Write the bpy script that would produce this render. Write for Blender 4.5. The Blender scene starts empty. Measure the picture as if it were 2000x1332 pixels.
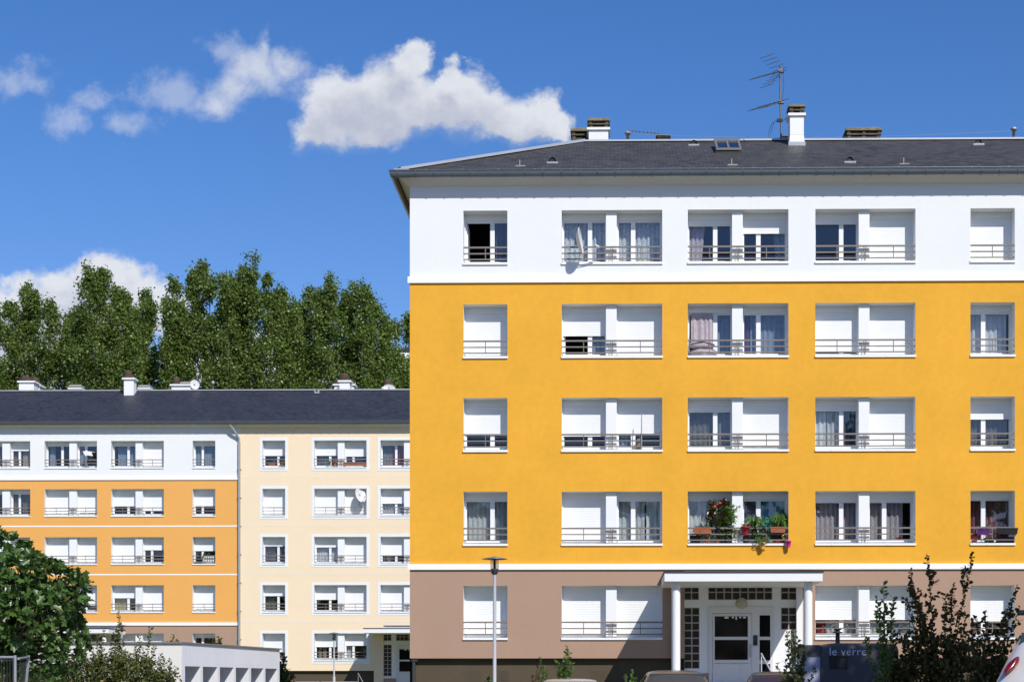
import bpy, math, random
import numpy as np
from mathutils import Vector, Matrix
R = math.radians
random.seed(11)
rng = np.random.default_rng(11)
sc = bpy.context.scene
COL = sc.collection

# ------------------------------------------------------------------ camera, sky, sun, exposure
F, PPX, HOR, YAW = 3320.0, 1142.0, 1335.0, R(1.0)
CAM = (0.0, -50.0, 0.1)
cam = bpy.data.cameras.new('camera')
cam.sensor_width = 36.0
cam.lens = F / 2000.0 * 36.0
cam.shift_x = -(PPX - 1000.0) / 2000.0
cam.shift_y = (HOR - 666.0) / 2000.0
cam.clip_start = 0.5
cam.clip_end = 3000.0
co = bpy.data.objects.new('camera', cam)
COL.objects.link(co)
co.location = CAM
co.rotation_euler = (R(90), 0, YAW)
sc.camera = co

SUN = Vector((0.55, -1.0, 1.008)).normalized()
sun = bpy.data.lights.new('sun', 'SUN')
sun.energy = 4.4
sun.angle = R(0.53)
sun.color = (1.0, 0.955, 0.89)
so = bpy.data.objects.new('sun', sun)
COL.objects.link(so)
so.rotation_euler = SUN.to_track_quat('Z', 'Y').to_euler()
so.location = (20, -60, 60)

sc.view_settings.view_transform = 'Standard'
sc.view_settings.look = 'None'
sc.view_settings.exposure = 0.0
sc.view_settings.gamma = 1.0

w = bpy.data.worlds.new('World')
sc.world = w
w.use_nodes = True


class NT:
    def __init__(s, nt):
        s.nt = nt

    def n(s, t, **kw):
        x = s.nt.nodes.new(t)
        for k, v in kw.items():
            setattr(x, k, v)
        return x

    def put(s, sock, v):
        if isinstance(v, bpy.types.NodeSocket):
            s.nt.links.new(v, sock)
        elif v is not None:
            sock.default_value = v

    def m(s, op, a, b=None, c=None, clamp=False):
        x = s.n('ShaderNodeMath', operation=op, use_clamp=clamp)
        s.put(x.inputs[0], a)
        if b is not None: s.put(x.inputs[1], b)
        if c is not None: s.put(x.inputs[2], c)
        return x.outputs[0]

    def v(s, op, a, b=None):
        x = s.n('ShaderNodeVectorMath', operation=op)
        s.put(x.inputs[0], a)
        if b is not None: s.put(x.inputs[1], b)
        return x.outputs['Value'] if op in ('LENGTH', 'DOT_PRODUCT') else x.outputs[0]

    def mix(s, f, a, b, typ='MIX'):
        x = s.n('ShaderNodeMix', data_type='RGBA', blend_type=typ)
        s.put(x.inputs[0], f)
        s.put(x.inputs[6], a)
        s.put(x.inputs[7], b)
        return x.outputs[2]

    def noise(s, vec, scale, detail=4, rough=0.55, col=False):
        x = s.n('ShaderNodeTexNoise')
        if vec is not None: s.put(x.inputs['Vector'], vec)
        x.inputs['Scale'].default_value = scale
        x.inputs['Detail'].default_value = detail
        x.inputs['Roughness'].default_value = rough
        return x.outputs['Color' if col else 'Fac']

    def ramp(s, f, a, b, lo=0.0, hi=1.0, smooth=True):
        x = s.n('ShaderNodeMapRange')
        x.interpolation_type = 'SMOOTHSTEP' if smooth else 'LINEAR'
        s.put(x.inputs['Value'], f)
        for k, vv in zip(('From Min', 'From Max', 'To Min', 'To Max'), (a, b, lo, hi)):
            x.inputs[k].default_value = vv
        return x.outputs[0]


def build_world():
    nt = w.node_tree
    nt.nodes.clear()
    N = NT(nt)
    out = N.n('ShaderNodeOutputWorld')
    bg = N.n('ShaderNodeBackground')
    bg.inputs['Strength'].default_value = 0.13
    nt.links.new(bg.outputs[0], out.inputs[0])
    sky = N.n('ShaderNodeTexSky', sky_type='NISHITA')
    sky.sun_disc = False
    sky.sun_elevation = math.asin(SUN.z)
    sky.sun_rotation = math.atan2(SUN.x, SUN.y)
    sky.altitude = 300
    sky.air_density = 1.0
    sky.dust_density = 0.35
    sky.ozone_density = 3.0
    hs = N.n('ShaderNodeHueSaturation')
    hs.inputs['Saturation'].default_value = SKY_SAT
    hs.inputs['Value'].default_value = SKY_VAL
    nt.links.new(sky.outputs[0], hs.inputs['Color'])
    skyc = N.mix(1.0, hs.outputs[0], (1.0, 0.855, 1.0, 1), 'MULTIPLY')
    # clouds: fixed in the sky by world direction (u = east/north, v = up/north)
    tc = N.n('ShaderNodeTexCoord')
    sp = N.n('ShaderNodeSeparateXYZ')
    nt.links.new(tc.outputs['Generated'], sp.inputs[0])
    y = N.m('MAXIMUM', sp.outputs[1], 0.05)
    cb = N.n('ShaderNodeCombineXYZ')
    N.put(cb.inputs[0], N.m('DIVIDE', sp.outputs[0], y))
    N.put(cb.inputs[1], N.m('DIVIDE', sp.outputs[2], y))
    P = cb.outputs[0]
    n1 = N.noise(P, 22, 7, 0.6, True)
    wv = N.v('SUBTRACT', n1, (0.5, 0.5, 0.5))
    n0 = N.noise(P, 55, 5, 0.6, True)
    Pw = N.v('ADD', P, N.v('ADD', N.v('MULTIPLY', wv, (0.040, 0.034, 0)), N.v('MULTIPLY', N.v('SUBTRACT', n0, (0.5, 0.5, 0.5)), (0.014, 0.012, 0))))

    def uv(px, py):
        a = math.atan((px - PPX) / F) - YAW
        return math.tan(a), (HOR - py) / F

    def field(Q, blobs):
        cur = None
        for (px, py, rx, ry) in blobs:
            u, v = uv(px, py)
            d = N.v('SUBTRACT', Q, (u, v, 0))
            d = N.v('MULTIPLY', d, (F / rx, F / ry, 0))
            L = N.v('LENGTH', d)
            val = N.m('SUBTRACT', 1.0, L)
            cur = val if cur is None else N.m('SMOOTH_MAX', cur, val, 0.25)
        return cur

    thick = [(678, 198, 118, 92), (650, 240, 98, 66), (750, 192, 128, 96), (792, 118, 44, 50), (850, 205, 122, 78),
             (905, 212, 125, 80), (985, 240, 132, 58), (1050, 235, 66, 62), (720, 245, 140, 66), (1085, 250, 60, 42), (880, 150, 34, 34),
             (195, 552, 90, 66), (120, 580, 100, 62), (20, 590, 85, 60), (265, 592, 95, 62), (150, 640, 210, 90),
             (320, 620, 70, 45), (470, 705, 170, 75), (20, 700, 260, 120), (560, 720, 140, 50)]
    thin = [(505, 138, 100, 62), (517, 92, 36, 46), (568, 112, 46, 48), (425, 198, 66, 42), (462, 168, 80, 54)]
    faint = [(340, 176, 80, 50), (425, 95, 66, 44), (60, 162, 100, 42), (145, 232, 90, 42), (255, 238, 66, 38), (190, 190, 60, 30)]
    nf = N.noise(P, 30, 8, 0.62)
    nfz = N.m('MULTIPLY', N.m('SUBTRACT', nf, 0.5), 1.1)
    nb = N.noise(P, 75, 6, 0.6)
    nbz = N.m('MULTIPLY', N.m('SUBTRACT', nb, 0.5), 0.32)
    f1 = field(Pw, thick)
    t1 = N.m('ADD', N.m('ADD', f1, nfz), nbz)
    fu = field(N.v('ADD', Pw, (0.003, 0.016, 0)), thick)
    soft = N.m('SUBTRACT', 1.0, N.m('MULTIPLY', N.m('SUBTRACT', fu, f1, clamp=True), 1.15), clamp=True)
    d1 = N.ramp(N.m('MULTIPLY', t1, N.m('MAXIMUM', soft, 0.3)), -0.02, 0.44, 0.0, 0.93)
    f2 = field(Pw, thin)
    t2 = N.m('ADD', N.m('ADD', f2, N.m('MULTIPLY', nfz, 2.0)), nbz)
    d2 = N.ramp(t2, -0.08, 1.15, 0.0, 0.72)
    f3 = field(Pw, faint)
    d3 = N.ramp(N.m('ADD', N.m('ADD', f3, N.m('MULTIPLY', nfz, 3.2)), nbz), -0.02, 1.15, 0.0, 0.36)
    dens = N.m('MAXIMUM', N.m('MAXIMUM', d1, d2), d3)
    # light and shade inside the cloud: how much cloud lies towards the sun
    nu = N.noise(N.v('ADD', P, (0.003, 0.006, 0)), 30, 8, 0.62)
    rel = N.m('MULTIPLY', N.m('SUBTRACT', nf, nu), 1.6)
    sh = N.ramp(fu, -0.15, 0.75, 1.0, 0.0)
    sh = N.m('ADD', N.m('MULTIPLY', sh, 0.75), N.m('ADD', rel, 0.2), clamp=True)
    cc = N.mix(sh, (3.85, 4.1, 4.85, 1), (6.1, 6.25, 6.6, 1))
    front = N.ramp(sp.outputs[1], 0.06, 0.2)
    fac = N.m('MULTIPLY', dens, front)
    fin = N.mix(fac, skyc, cc)
    nt.links.new(fin, bg.inputs['Color'])


SKY_SAT, SKY_VAL = 1.3, 1.0
build_world()


# ------------------------------------------------------------------ helpers
def at(px, py, Y):
    """world X, Z of a photograph pixel on the vertical plane Y"""
    a = math.atan((px - PPX) / F) - YAW
    d = Y - CAM[1]
    X = d * math.tan(a)
    dep = d * math.cos(YAW) - X * math.sin(YAW)
    return X, CAM[2] + (HOR - py) * dep / F


OFF = {}


def thing(name, label, cat, loc=(0, 0, 0), group=None, rz=0.0):
    o = bpy.data.objects.new(name, None)
    o.empty_display_size = 0.2
    COL.objects.link(o)
    o.location = loc
    o.rotation_euler = (0, 0, rz)
    OFF[o.name] = Vector(loc)
    return tag(o, label, cat, group)


def tag(o, label=None, cat=None, group=None, kind=None):
    if label: o['label'] = label
    if cat: o['category'] = cat
    if group: o['group'] = group
    if kind: o['kind'] = kind
    return o


def link(name, me, mats, parent=None, loc=None):
    o = bpy.data.objects.new(name, me)
    for m in (mats if isinstance(mats, (list, tuple)) else [mats]):
        me.materials.append(m)
    COL.objects.link(o)
    if parent is not None:
        o.parent = parent
        OFF[o.name] = OFF[parent.name]
    else:
        o.location = loc or (0, 0, 0)
        OFF[o.name] = Vector(loc or (0, 0, 0))
    return o


class MB:
    """collects shapes in world coordinates and links them as one mesh"""

    def __init__(s):
        s.V, s.Fc, s.M, s.S = [], [], [], []

    def face(s, pts, mi=0, sm=False):
        i = len(s.V)
        s.V += [tuple(p) for p in pts]
        s.Fc.append(tuple(range(i, i + len(pts))))
        s.M.append(mi)
        s.S.append(sm)
        return s

    def box(s, x0, x1, y0, y1, z0, z1, mi=0, taper=0.0, tz=0.0):
        i = len(s.V)
        t = taper
        s.V += [(x0, y0, z0), (x1, y0, z0), (x1, y1, z0), (x0, y1, z0),
                (x0 + t, y0 + t, z1), (x1 - t, y0 + t, z1), (x1 - t, y1 - t, z1), (x0 + t, y1 - t, z1)]
        for f in ((0, 3, 2, 1), (4, 5, 6, 7), (0, 1, 5, 4), (1, 2, 6, 5), (2, 3, 7, 6), (3, 0, 4, 7)):
            s.Fc.append(tuple(i + k for k in f))
            s.M.append(mi)
            s.S.append(False)
        return s

    def grid(s, rows, mi=0, sm=True, close=False):
        """rows: list of lists of points, same length; joins neighbouring rows"""
        i = len(s.V)
        n = len(rows[0])
        for r in rows: s.V += [tuple(p) for p in r]
        for a in range(len(rows) - 1):
            for b in range(n if close else n - 1):
                c = (b + 1) % n
                s.Fc.append((i + a * n + b, i + a * n + c, i + (a + 1) * n + c, i + (a + 1) * n + b))
                s.M.append(mi)
                s.S.append(sm)
        return s

    def tube(s, pts, r, n=8, mi=0, cap=True):
        pts = [Vector(p) for p in pts]
        rr = r if isinstance(r, (list, tuple)) else [r] * len(pts)
        rows = []
        for k, p in enumerate(pts):
            d = (pts[min(k + 1, len(pts) - 1)] - pts[max(k - 1, 0)]).normalized()
            a = d.orthogonal().normalized() if abs(d.z) > 0.99 else d.cross(Vector((0, 0, 1))).normalized()
            b = d.cross(a)
            rows.append([p + (a * math.cos(t) + b * math.sin(t)) * rr[k] for t in [2 * math.pi * j / n for j in range(n)]])
        s.grid(rows, mi, True, True)
        if cap:
            s.face(rows[0][::-1], mi)
            s.face(rows[-1], mi)
        return s

    def lathe(s, c, prof, n=20, mi=0, sm=True):
        """prof: (radius, z) pairs round the vertical axis through c"""
        rows = [[(c[0] + r * math.cos(2 * math.pi * j / n), c[1] + r * math.sin(2 * math.pi * j / n), c[2] + z)
                 for j in range(n)] for r, z in prof]
        s.grid(rows, mi, sm, True)
        s.face(rows[0][::-1], mi)
        s.face(rows[-1], mi)
        return s

    def ball(s, c, rx, ry, rz, n=14, m=8, mi=0, fn=None):
        rows = []
        for a in range(m + 1):
            t = -math.pi / 2 + math.pi * a / m
            row = []
            for j in range(n):
                p = 2 * math.pi * j / n
                q = Vector((math.cos(t) * math.cos(p), math.cos(t) * math.sin(p), math.sin(t)))
                k = fn(q) if fn else 1.0
                row.append((c[0] + q.x * rx * k, c[1] + q.y * ry * k, c[2] + q.z * rz * k))
            rows.append(row)
        return s.grid(rows, mi, True, True)

    def build(s, name, mats, parent=None, local=False, loc=None):
        me = bpy.data.meshes.new(name)
        off = Vector((0, 0, 0))
        if not local:
            if parent is not None: off = OFF[parent.name]
            elif loc is not None: off = Vector(loc)
        V = np.array(s.V, dtype=float)
        if len(V): V -= np.array(off)
        me.from_pydata(V.tolist(), [], s.Fc)
        me.polygons.foreach_set('material_index', s.M)
        me.polygons.foreach_set('use_smooth', s.S)
        me.update()
        return link(name, me, mats, parent, loc)


# ------------------------------------------------------------------ materials
def principled(name, rgb, rough=0.7, spec=0.5, metal=0.0):
    m = bpy.data.materials.new(name)
    m.use_nodes = True
    b = m.node_tree.nodes['Principled BSDF']
    b.inputs['Base Color'].default_value = (*rgb, 1)
    b.inputs['Roughness'].default_value = rough
    b.inputs['Specular IOR Level'].default_value = spec
    b.inputs['Metallic'].default_value = metal
    return m, NT(m.node_tree), b


def surf(name, rgb, rough=0.7, var=0.06, scale=2.0, bump=0.0, bscale=60.0, spec=0.4, metal=0.0, stain=0.0):
    """paint, render, plastic: slow drift of tone, fine grain and optional dirt runs"""
    m, N, b = principled(name, rgb, rough, spec, metal)
    tc = N.n('ShaderNodeTexCoord').outputs['Object']
    n1 = N.noise(tc, scale, 5, 0.6)
    n2 = N.noise(tc, scale * 9, 3, 0.6)
    f = N.m('ADD', N.m('MULTIPLY', n1, 0.65), N.m('MULTIPLY', n2, 0.35))
    lo = tuple(max(0, c * (1 - var)) for c in rgb) + (1,)
    hi = tuple(min(1, c * (1 + var)) for c in rgb) + (1,)
    c = N.mix(N.ramp(f, 0.3, 0.7, smooth=False), lo, hi)
    if stain:
        mp = N.v('MULTIPLY', tc, (5.0, 5.0, 0.45))
        st = N.noise(mp, 1.0, 6, 0.65)
        k = N.ramp(st, 0.56, 0.78, 0.0, stain)
        c = N.mix(k, c, tuple(x * 0.55 for x in rgb) + (1,))
    N.put(b.inputs['Base Color'], c)
    if bump:
        bp = N.n('ShaderNodeBump')
        bp.inputs['Strength'].default_value = bump
        bp.inputs['Distance'].default_value = 0.02
        N.put(bp.inputs['Height'], N.noise(tc, bscale, 3, 0.6))
        N.put(b.inputs['Normal'], bp.outputs[0])
    return m


def slate_mat(name, base, dist=0.02, streak=0.25):
    m, N, b = principled(name, base, 0.55, 0.45)
    tc = N.n('ShaderNodeTexCoord').outputs['Object']
    sp = N.n('ShaderNodeSeparateXYZ')
    N.put(sp.inputs[0], tc)
    cb = N.n('ShaderNodeCombineXYZ')
    N.put(cb.inputs[0], sp.outputs[0])
    N.put(cb.inputs[1], N.m('MULTIPLY', sp.outputs[2], 2.25))
    P = cb.outputs[0]
    br = N.n('ShaderNodeTexBrick', offset=0.5)
    N.put(br.inputs['Vector'], P)
    br.inputs['Scale'].default_value = 1.0
    br.inputs['Brick Width'].default_value = 0.24
    br.inputs['Row Height'].default_value = 0.115
    br.inputs['Mortar Size'].default_value = 0.009
    br.inputs['Mortar Smooth'].default_value = 0.3
    br.inputs['Bias'].default_value = 0.0
    br.inputs['Color1'].default_value = tuple(c * 0.58 for c in base) + (1,)
    br.inputs['Color2'].default_value = tuple(c * 1.5 for c in base) + (1,)
    br.inputs['Mortar'].default_value = tuple(c * 0.25 for c in base) + (1,)
    big = N.noise(P, 0.7, 5, 0.65)
    c = N.mix(N.ramp(big, 0.35, 0.7, 0.0, 0.5), br.outputs[0], tuple(x * 1.35 for x in base) + (1,))
    # lichen spots and pale runs
    sp2 = N.noise(P, 5.5, 2, 0.5)
    c = N.mix(N.ramp(sp2, 0.74, 0.80, 0.0, 0.55), c, (0.30, 0.29, 0.26, 1))
    st = N.noise(N.v('MULTIPLY', P, (1.6, 0.28, 1)), 1.6, 5, 0.6)
    c = N.mix(N.ramp(st, 0.60, 0.80, 0.0, streak), c, (0.22, 0.21, 0.18, 1))
    N.put(b.inputs['Base Color'], c)
    N.put(b.inputs['Roughness'], N.ramp(N.noise(P, 8, 2), 0.3, 0.7, 0.42, 0.65))
    bp = N.n('ShaderNodeBump')
    bp.inputs['Strength'].default_value = 0.5
    bp.inputs['Distance'].default_value = dist
    N.put(bp.inputs['Height'], N.m('ADD', br.outputs['Fac'] if False else N.m('SUBTRACT', 1.0, br.outputs['Fac']), N.m('MULTIPLY', N.noise(P, 14, 4), 0.8)))
    N.put(b.inputs['Normal'], bp.outputs[0])
    return m


def glass_mat(name, tint=(0.80, 0.86, 0.88), refl=1.0):
    m = bpy.data.materials.new(name)
    m.use_nodes = True
    nt = m.node_tree
    nt.nodes.clear()
    N = NT(nt)
    out = N.n('ShaderNodeOutputMaterial')
    tr = N.n('ShaderNodeBsdfTransparent')
    tr.inputs[0].default_value = (*tint, 1)
    gl = N.n('ShaderNodeBsdfAnisotropic') if False else N.n('ShaderNodeBsdfGlossy')
    gl.inputs['Roughness'].default_value = 0.015
    gl.inputs['Color'].default_value = (0.95, 0.97, 1, 1)
    lw = N.n('ShaderNodeLayerWeight')
    lw.inputs['Blend'].default_value = 0.5
    fr = N.m('ADD', 0.042, N.m('MULTIPLY', N.m('POWER', lw.outputs['Facing'], 5.0), 0.95))
    tcn = N.n('ShaderNodeTexCoord')
    bp = N.n('ShaderNodeBump')
    bp.inputs['Strength'].default_value = 0.02
    bp.inputs['Distance'].default_value = 0.05
    N.put(bp.inputs['Height'], N.noise(tcn.outputs['Object'], 2.2, 1))
    N.put(gl.inputs['Normal'], bp.outputs[0])
    mx = N.n('ShaderNodeMixShader')
    N.put(mx.inputs[0], N.m('MULTIPLY', fr, refl, clamp=True))
    nt.links.new(tr.outputs[0], mx.inputs[1])
    nt.links.new(gl.outputs[0], mx.inputs[2])
    nt.links.new(mx.outputs[0], out.inputs[0])
    return m


def cloth_mat(name, rgb, sheer=0.0, pattern=None, pcol=(0.8, 0.8, 0.8)):
    """curtain cloth: diffuse + translucent, optionally see-through; pattern 'lace' or 'tulip'"""
    m = bpy.data.materials.new(name)
    m.use_nodes = True
    nt = m.node_tree
    nt.nodes.clear()
    N = NT(nt)
    out = N.n('ShaderNodeOutputMaterial')
    di = N.n('ShaderNodeBsdfDiffuse')
    tl = N.n('ShaderNodeBsdfTranslucent')
    tr = N.n('ShaderNodeBsdfTransparent')
    tc = N.n('ShaderNodeTexCoord').outputs['Object']
    c = N.mix(N.ramp(N.noise(tc, 6, 3), 0.3, 0.7), tuple(x * 0.9 for x in rgb) + (1,), tuple(min(1, x * 1.08) for x in rgb) + (1,))
    alpha = 1.0 - sheer
    if pattern == 'lace':
        vo = N.n('ShaderNodeTexVoronoi')
        N.put(vo.inputs['Vector'], N.v('MULTIPLY', tc, (1, 0.0, 1)))
        vo.inputs['Scale'].default_value = 26
        alpha = N.ramp(vo.outputs['Distance'], 0.28, 0.5, 1.0 - sheer, 1.0)
    if pattern == 'tulip':
        vo = N.n('ShaderNodeTexVoronoi')
        N.put(vo.inputs['Vector'], N.v('MULTIPLY', tc, (1, 0.0, 1)))
        vo.inputs['Scale'].default_value = 2.1
        c = N.mix(N.ramp(vo.outputs['Distance'], 0.14, 0.26, 1.0, 0.0), c, (*pcol, 1))
    N.put(di.inputs[0], c)
    N.put(tl.inputs[0], c)
    m1 = N.n('ShaderNodeMixShader')
    m1.inputs[0].default_value = 0.35
    nt.links.new(di.outputs[0], m1.inputs[1])
    nt.links.new(tl.outputs[0], m1.inputs[2])
    m2 = N.n('ShaderNodeMixShader')
    N.put(m2.inputs[0], alpha)
    nt.links.new(tr.outputs[0], m2.inputs[1])
    nt.links.new(m1.outputs[0], m2.inputs[2])
    nt.links.new(m2.outputs[0], out.inputs[0])
    return m


def leaf_mat(name, lo, hi, extra=None, rough=0.4, trans=0.35, scale=1.3, spec=0.5):
    m = bpy.data.materials.new(name)
    m.use_nodes = True
    nt = m.node_tree
    b = nt.nodes['Principled BSDF']
    N = NT(nt)
    tc = N.n('ShaderNodeTexCoord').outputs['Object']
    g = N.n('ShaderNodeNewGeometry')
    f = N.m('ADD', N.m('MULTIPLY', g.outputs['Random Per Island'], 0.6), N.m('MULTIPLY', N.noise(tc, scale, 3), 0.5))
    c = N.mix(N.ramp(f, 0.2, 0.85, smooth=False), (*lo, 1), (*hi, 1))
    if extra:
        c = N.mix(N.ramp(g.outputs['Random Per Island'], 0.94, 0.955, 0.0, 1.0), c, (*extra, 1))
    N.put(b.inputs['Base Color'], c)
    b.inputs['Roughness'].default_value = rough
    b.inputs['Specular IOR Level'].default_value = spec
    tl = N.n('ShaderNodeBsdfTranslucent')
    N.put(tl.inputs[0], N.mix(0.5, c, tuple(min(1, x * 1.5) for x in hi) + (1,)))
    mx = N.n('ShaderNodeMixShader')
    mx.inputs[0].default_value = trans
    out = nt.nodes['Material Output']
    nt.links.new(b.outputs[0], mx.inputs[1])
    nt.links.new(tl.outputs[0], mx.inputs[2])
    nt.links.new(mx.outputs[0], out.inputs[0])
    return m


M = dict(
    white=surf('white_render', (0.80, 0.82, 0.81), 0.85, 0.025, 0.9, 0.25, 90, 0.2, stain=0.05),
    white2=surf('white_paint', (0.81, 0.825, 0.815), 0.6, 0.02, 1.5, 0.0, spec=0.35),
    trim=surf('white_masonry_trim', (0.88, 0.89, 0.88), 0.7, 0.03, 2.0, 0.1, 70, 0.3),
    yellow=surf('saffron_render', (0.80, 0.405, 0.043), 0.88, 0.10, 0.55, 0.35, 80, 0.15, stain=0.10),
    orange=surf('apricot_render', (0.80, 0.41, 0.113), 0.88, 0.035, 0.7, 0.25, 80, 0.15, stain=0.05),
    cream=surf('cream_render', (0.86, 0.71, 0.50), 0.88, 0.03, 0.7, 0.25, 80, 0.15, stain=0.04),
    brown=surf('taupe_render', (0.415, 0.278, 0.200), 0.88, 0.04, 0.9, 0.3, 80, 0.15),
    plinth=surf('grey_olive_render', (0.102, 0.080, 0.053), 0.9, 0.08, 1.2, 0.3, 50, 0.15, stain=0.2),
    pvc=surf('white_plastic', (0.80, 0.81, 0.82), 0.35, 0.01, 2.0, spec=0.5),
    shutter=surf('white_shutter_plastic', (0.81, 0.825, 0.815), 0.45, 0.015, 1.2, spec=0.4),
    rail=surf('taupe_metal', (0.205, 0.178, 0.152), 0.45, 0.06, 3.0, spec=0.5),
    glass=glass_mat('window_glass', (0.93, 0.955, 0.965), 1.15),
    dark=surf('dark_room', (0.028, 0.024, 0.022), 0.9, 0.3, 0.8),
    slate=slate_mat('slate', (0.057, 0.053, 0.044), streak=0.22),
    slate2=slate_mat('blue_slate', (0.031, 0.033, 0.041), streak=0.10),
    zinc=surf('zinc', (0.19, 0.22, 0.25), 0.38, 0.10, 2.0, spec=0.5, metal=0.75),
    zincl=surf('pale_zinc', (0.34, 0.365, 0.39), 0.5, 0.10, 2.0, spec=0.5, metal=0.25),
    soffit=surf('soffit_boards', (0.78, 0.76, 0.73), 0.7, 0.03, 2.0),
    stone=surf('mossy_concrete', (0.135, 0.115, 0.085), 0.95, 0.45, 5.0, 0.8, 30, 0.1),
    moss=surf('mossy_slab', (0.23, 0.20, 0.13), 0.95, 0.5, 7.0, 0.8, 30, 0.1),
    terracotta_cap=surf('brown_louvre', (0.11, 0.072, 0.05), 0.85, 0.25, 5.0),
    steel=surf('galvanised_steel', (0.36, 0.38, 0.40), 0.45, 0.08, 4.0, spec=0.5, metal=0.4),
    polegrey=surf('pale_grey_paint', (0.45, 0.46, 0.48), 0.5, 0.05, 3.0),
    darkmetal=surf('dark_metal', (0.045, 0.047, 0.05), 0.45, 0.15, 4.0),
    mast=surf('weathered_mast', (0.17, 0.17, 0.18), 0.5, 0.2, 6.0, metal=0.4),
    black=surf('black_plastic', (0.02, 0.02, 0.022), 0.45, 0.2, 5.0),
    terracotta=surf('terracotta', (0.36, 0.12, 0.055), 0.75, 0.15, 8.0),
    red=surf('red_plastic', (0.38, 0.02, 0.025), 0.4, 0.1, 5.0),
    pink=surf('pink_plastic', (0.75, 0.06, 0.30), 0.4, 0.05, 5.0),
    lemon=surf('yellow_plastic', (0.72, 0.52, 0.12), 0.4, 0.05, 5.0),
    purple=surf('purple_plastic', (0.10, 0.025, 0.15), 0.4, 0.1, 5.0),
    dish=surf('dish_paint', (0.62, 0.62, 0.60), 0.5, 0.05, 4.0),
    lime=surf('lime_canvas', (0.25, 0.45, 0.10), 0.7, 0.05, 5.0),
    bluegreen=surf('glazed_blue_green', (0.05, 0.17, 0.19), 0.3, 0.1, 5.0),
    soil=surf('soil', (0.04, 0.03, 0.022), 0.95, 0.3, 20.0),
    bark=surf('bark', (0.13, 0.10, 0.07), 0.9, 0.3, 6.0, 0.5, 25, 0.1),
    palebark=surf('pale_bark', (0.13, 0.115, 0.09), 0.9, 0.3, 4.0, 0.5, 25, 0.1),
    stem=surf('green_stem', (0.09, 0.10, 0.04), 0.7, 0.2, 6.0),
    darkstem=surf('dark_stem', (0.035, 0.028, 0.02), 0.8, 0.2, 6.0),
    poplar=leaf_mat('poplar_leaf', (0.068, 0.115, 0.024), (0.215, 0.300, 0.065), rough=0.40, trans=0.38, scale=0.5),
    fig=leaf_mat('fig_leaf', (0.036, 0.082, 0.016), (0.095, 0.175, 0.036), rough=0.42, trans=0.2, scale=0.8),
    olive=leaf_mat('olive_leaf', (0.045, 0.064, 0.014), (0.125, 0.150, 0.032), extra=(0.26, 0.19, 0.03), rough=0.5, trans=0.25),
    darkleaf=leaf_mat('dark_round_leaf', (0.045, 0.050, 0.012), (0.130, 0.110, 0.032), rough=0.6, trans=0.2, spec=0.2),
    freshleaf=leaf_mat('fresh_leaf', (0.05, 0.11, 0.018), (0.13, 0.22, 0.04), rough=0.45, trans=0.35),
    plantleaf=leaf_mat('pot_plant_leaf', (0.05, 0.14, 0.02), (0.17, 0.31, 0.05), rough=0.4, trans=0.3, scale=4),
    begonia=leaf_mat('begonia_leaf', (0.030, 0.040, 0.012), (0.10, 0.055, 0.02), rough=0.3, trans=0.2, scale=4),
    flower=surf('coral_petal', (0.60, 0.11, 0.05), 0.6, 0.15, 20.0),
    yflower=surf('yellow_petal', (0.80, 0.60, 0.02), 0.6, 0.1, 20.0),
    asphalt=surf('asphalt', (0.17, 0.165, 0.155), 0.95, 0.2, 3.0, 0.4, 80, 0.2),
    grass=surf('grass_ground', (0.12, 0.125, 0.055), 0.95, 0.4, 1.5, 0.5, 30, 0.1),
    concrete=surf('concrete', (0.36, 0.35, 0.33), 0.9, 0.1, 2.0, 0.2, 50, 0.2, stain=0.15),
    shedwhite=surf('shed_white', (0.74, 0.76, 0.79), 0.85, 0.05, 1.2, 0.25, 60, 0.2, stain=0.25),
    shedcream=surf('shed_cream', (0.74, 0.72, 0.65), 0.85, 0.04, 1.0, 0.25, 60, 0.2, stain=0.1),
    coping=surf('shed_coping', (0.20, 0.19, 0.17), 0.8, 0.2, 3.0),
    slatgrey=surf('grey_boards', (0.14, 0.128, 0.112), 0.8, 0.15, 3.0),
    bottlebank=surf('bank_grey', (0.082, 0.078, 0.086), 0.6, 0.08, 2.0),
    bankside=surf('bank_pale_side', (0.42, 0.43, 0.52), 0.6, 0.06, 2.0),
    lettering=surf('white_lettering', (0.72, 0.73, 0.78), 0.6, 0.02, 3.0),
    lampglass=glass_mat('lamp_glass', (0.70, 0.66, 0.60), 1.0),
    opal=surf('opal_glass', (0.46, 0.43, 0.33), 0.25, 0.05, 4.0),
)
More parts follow.
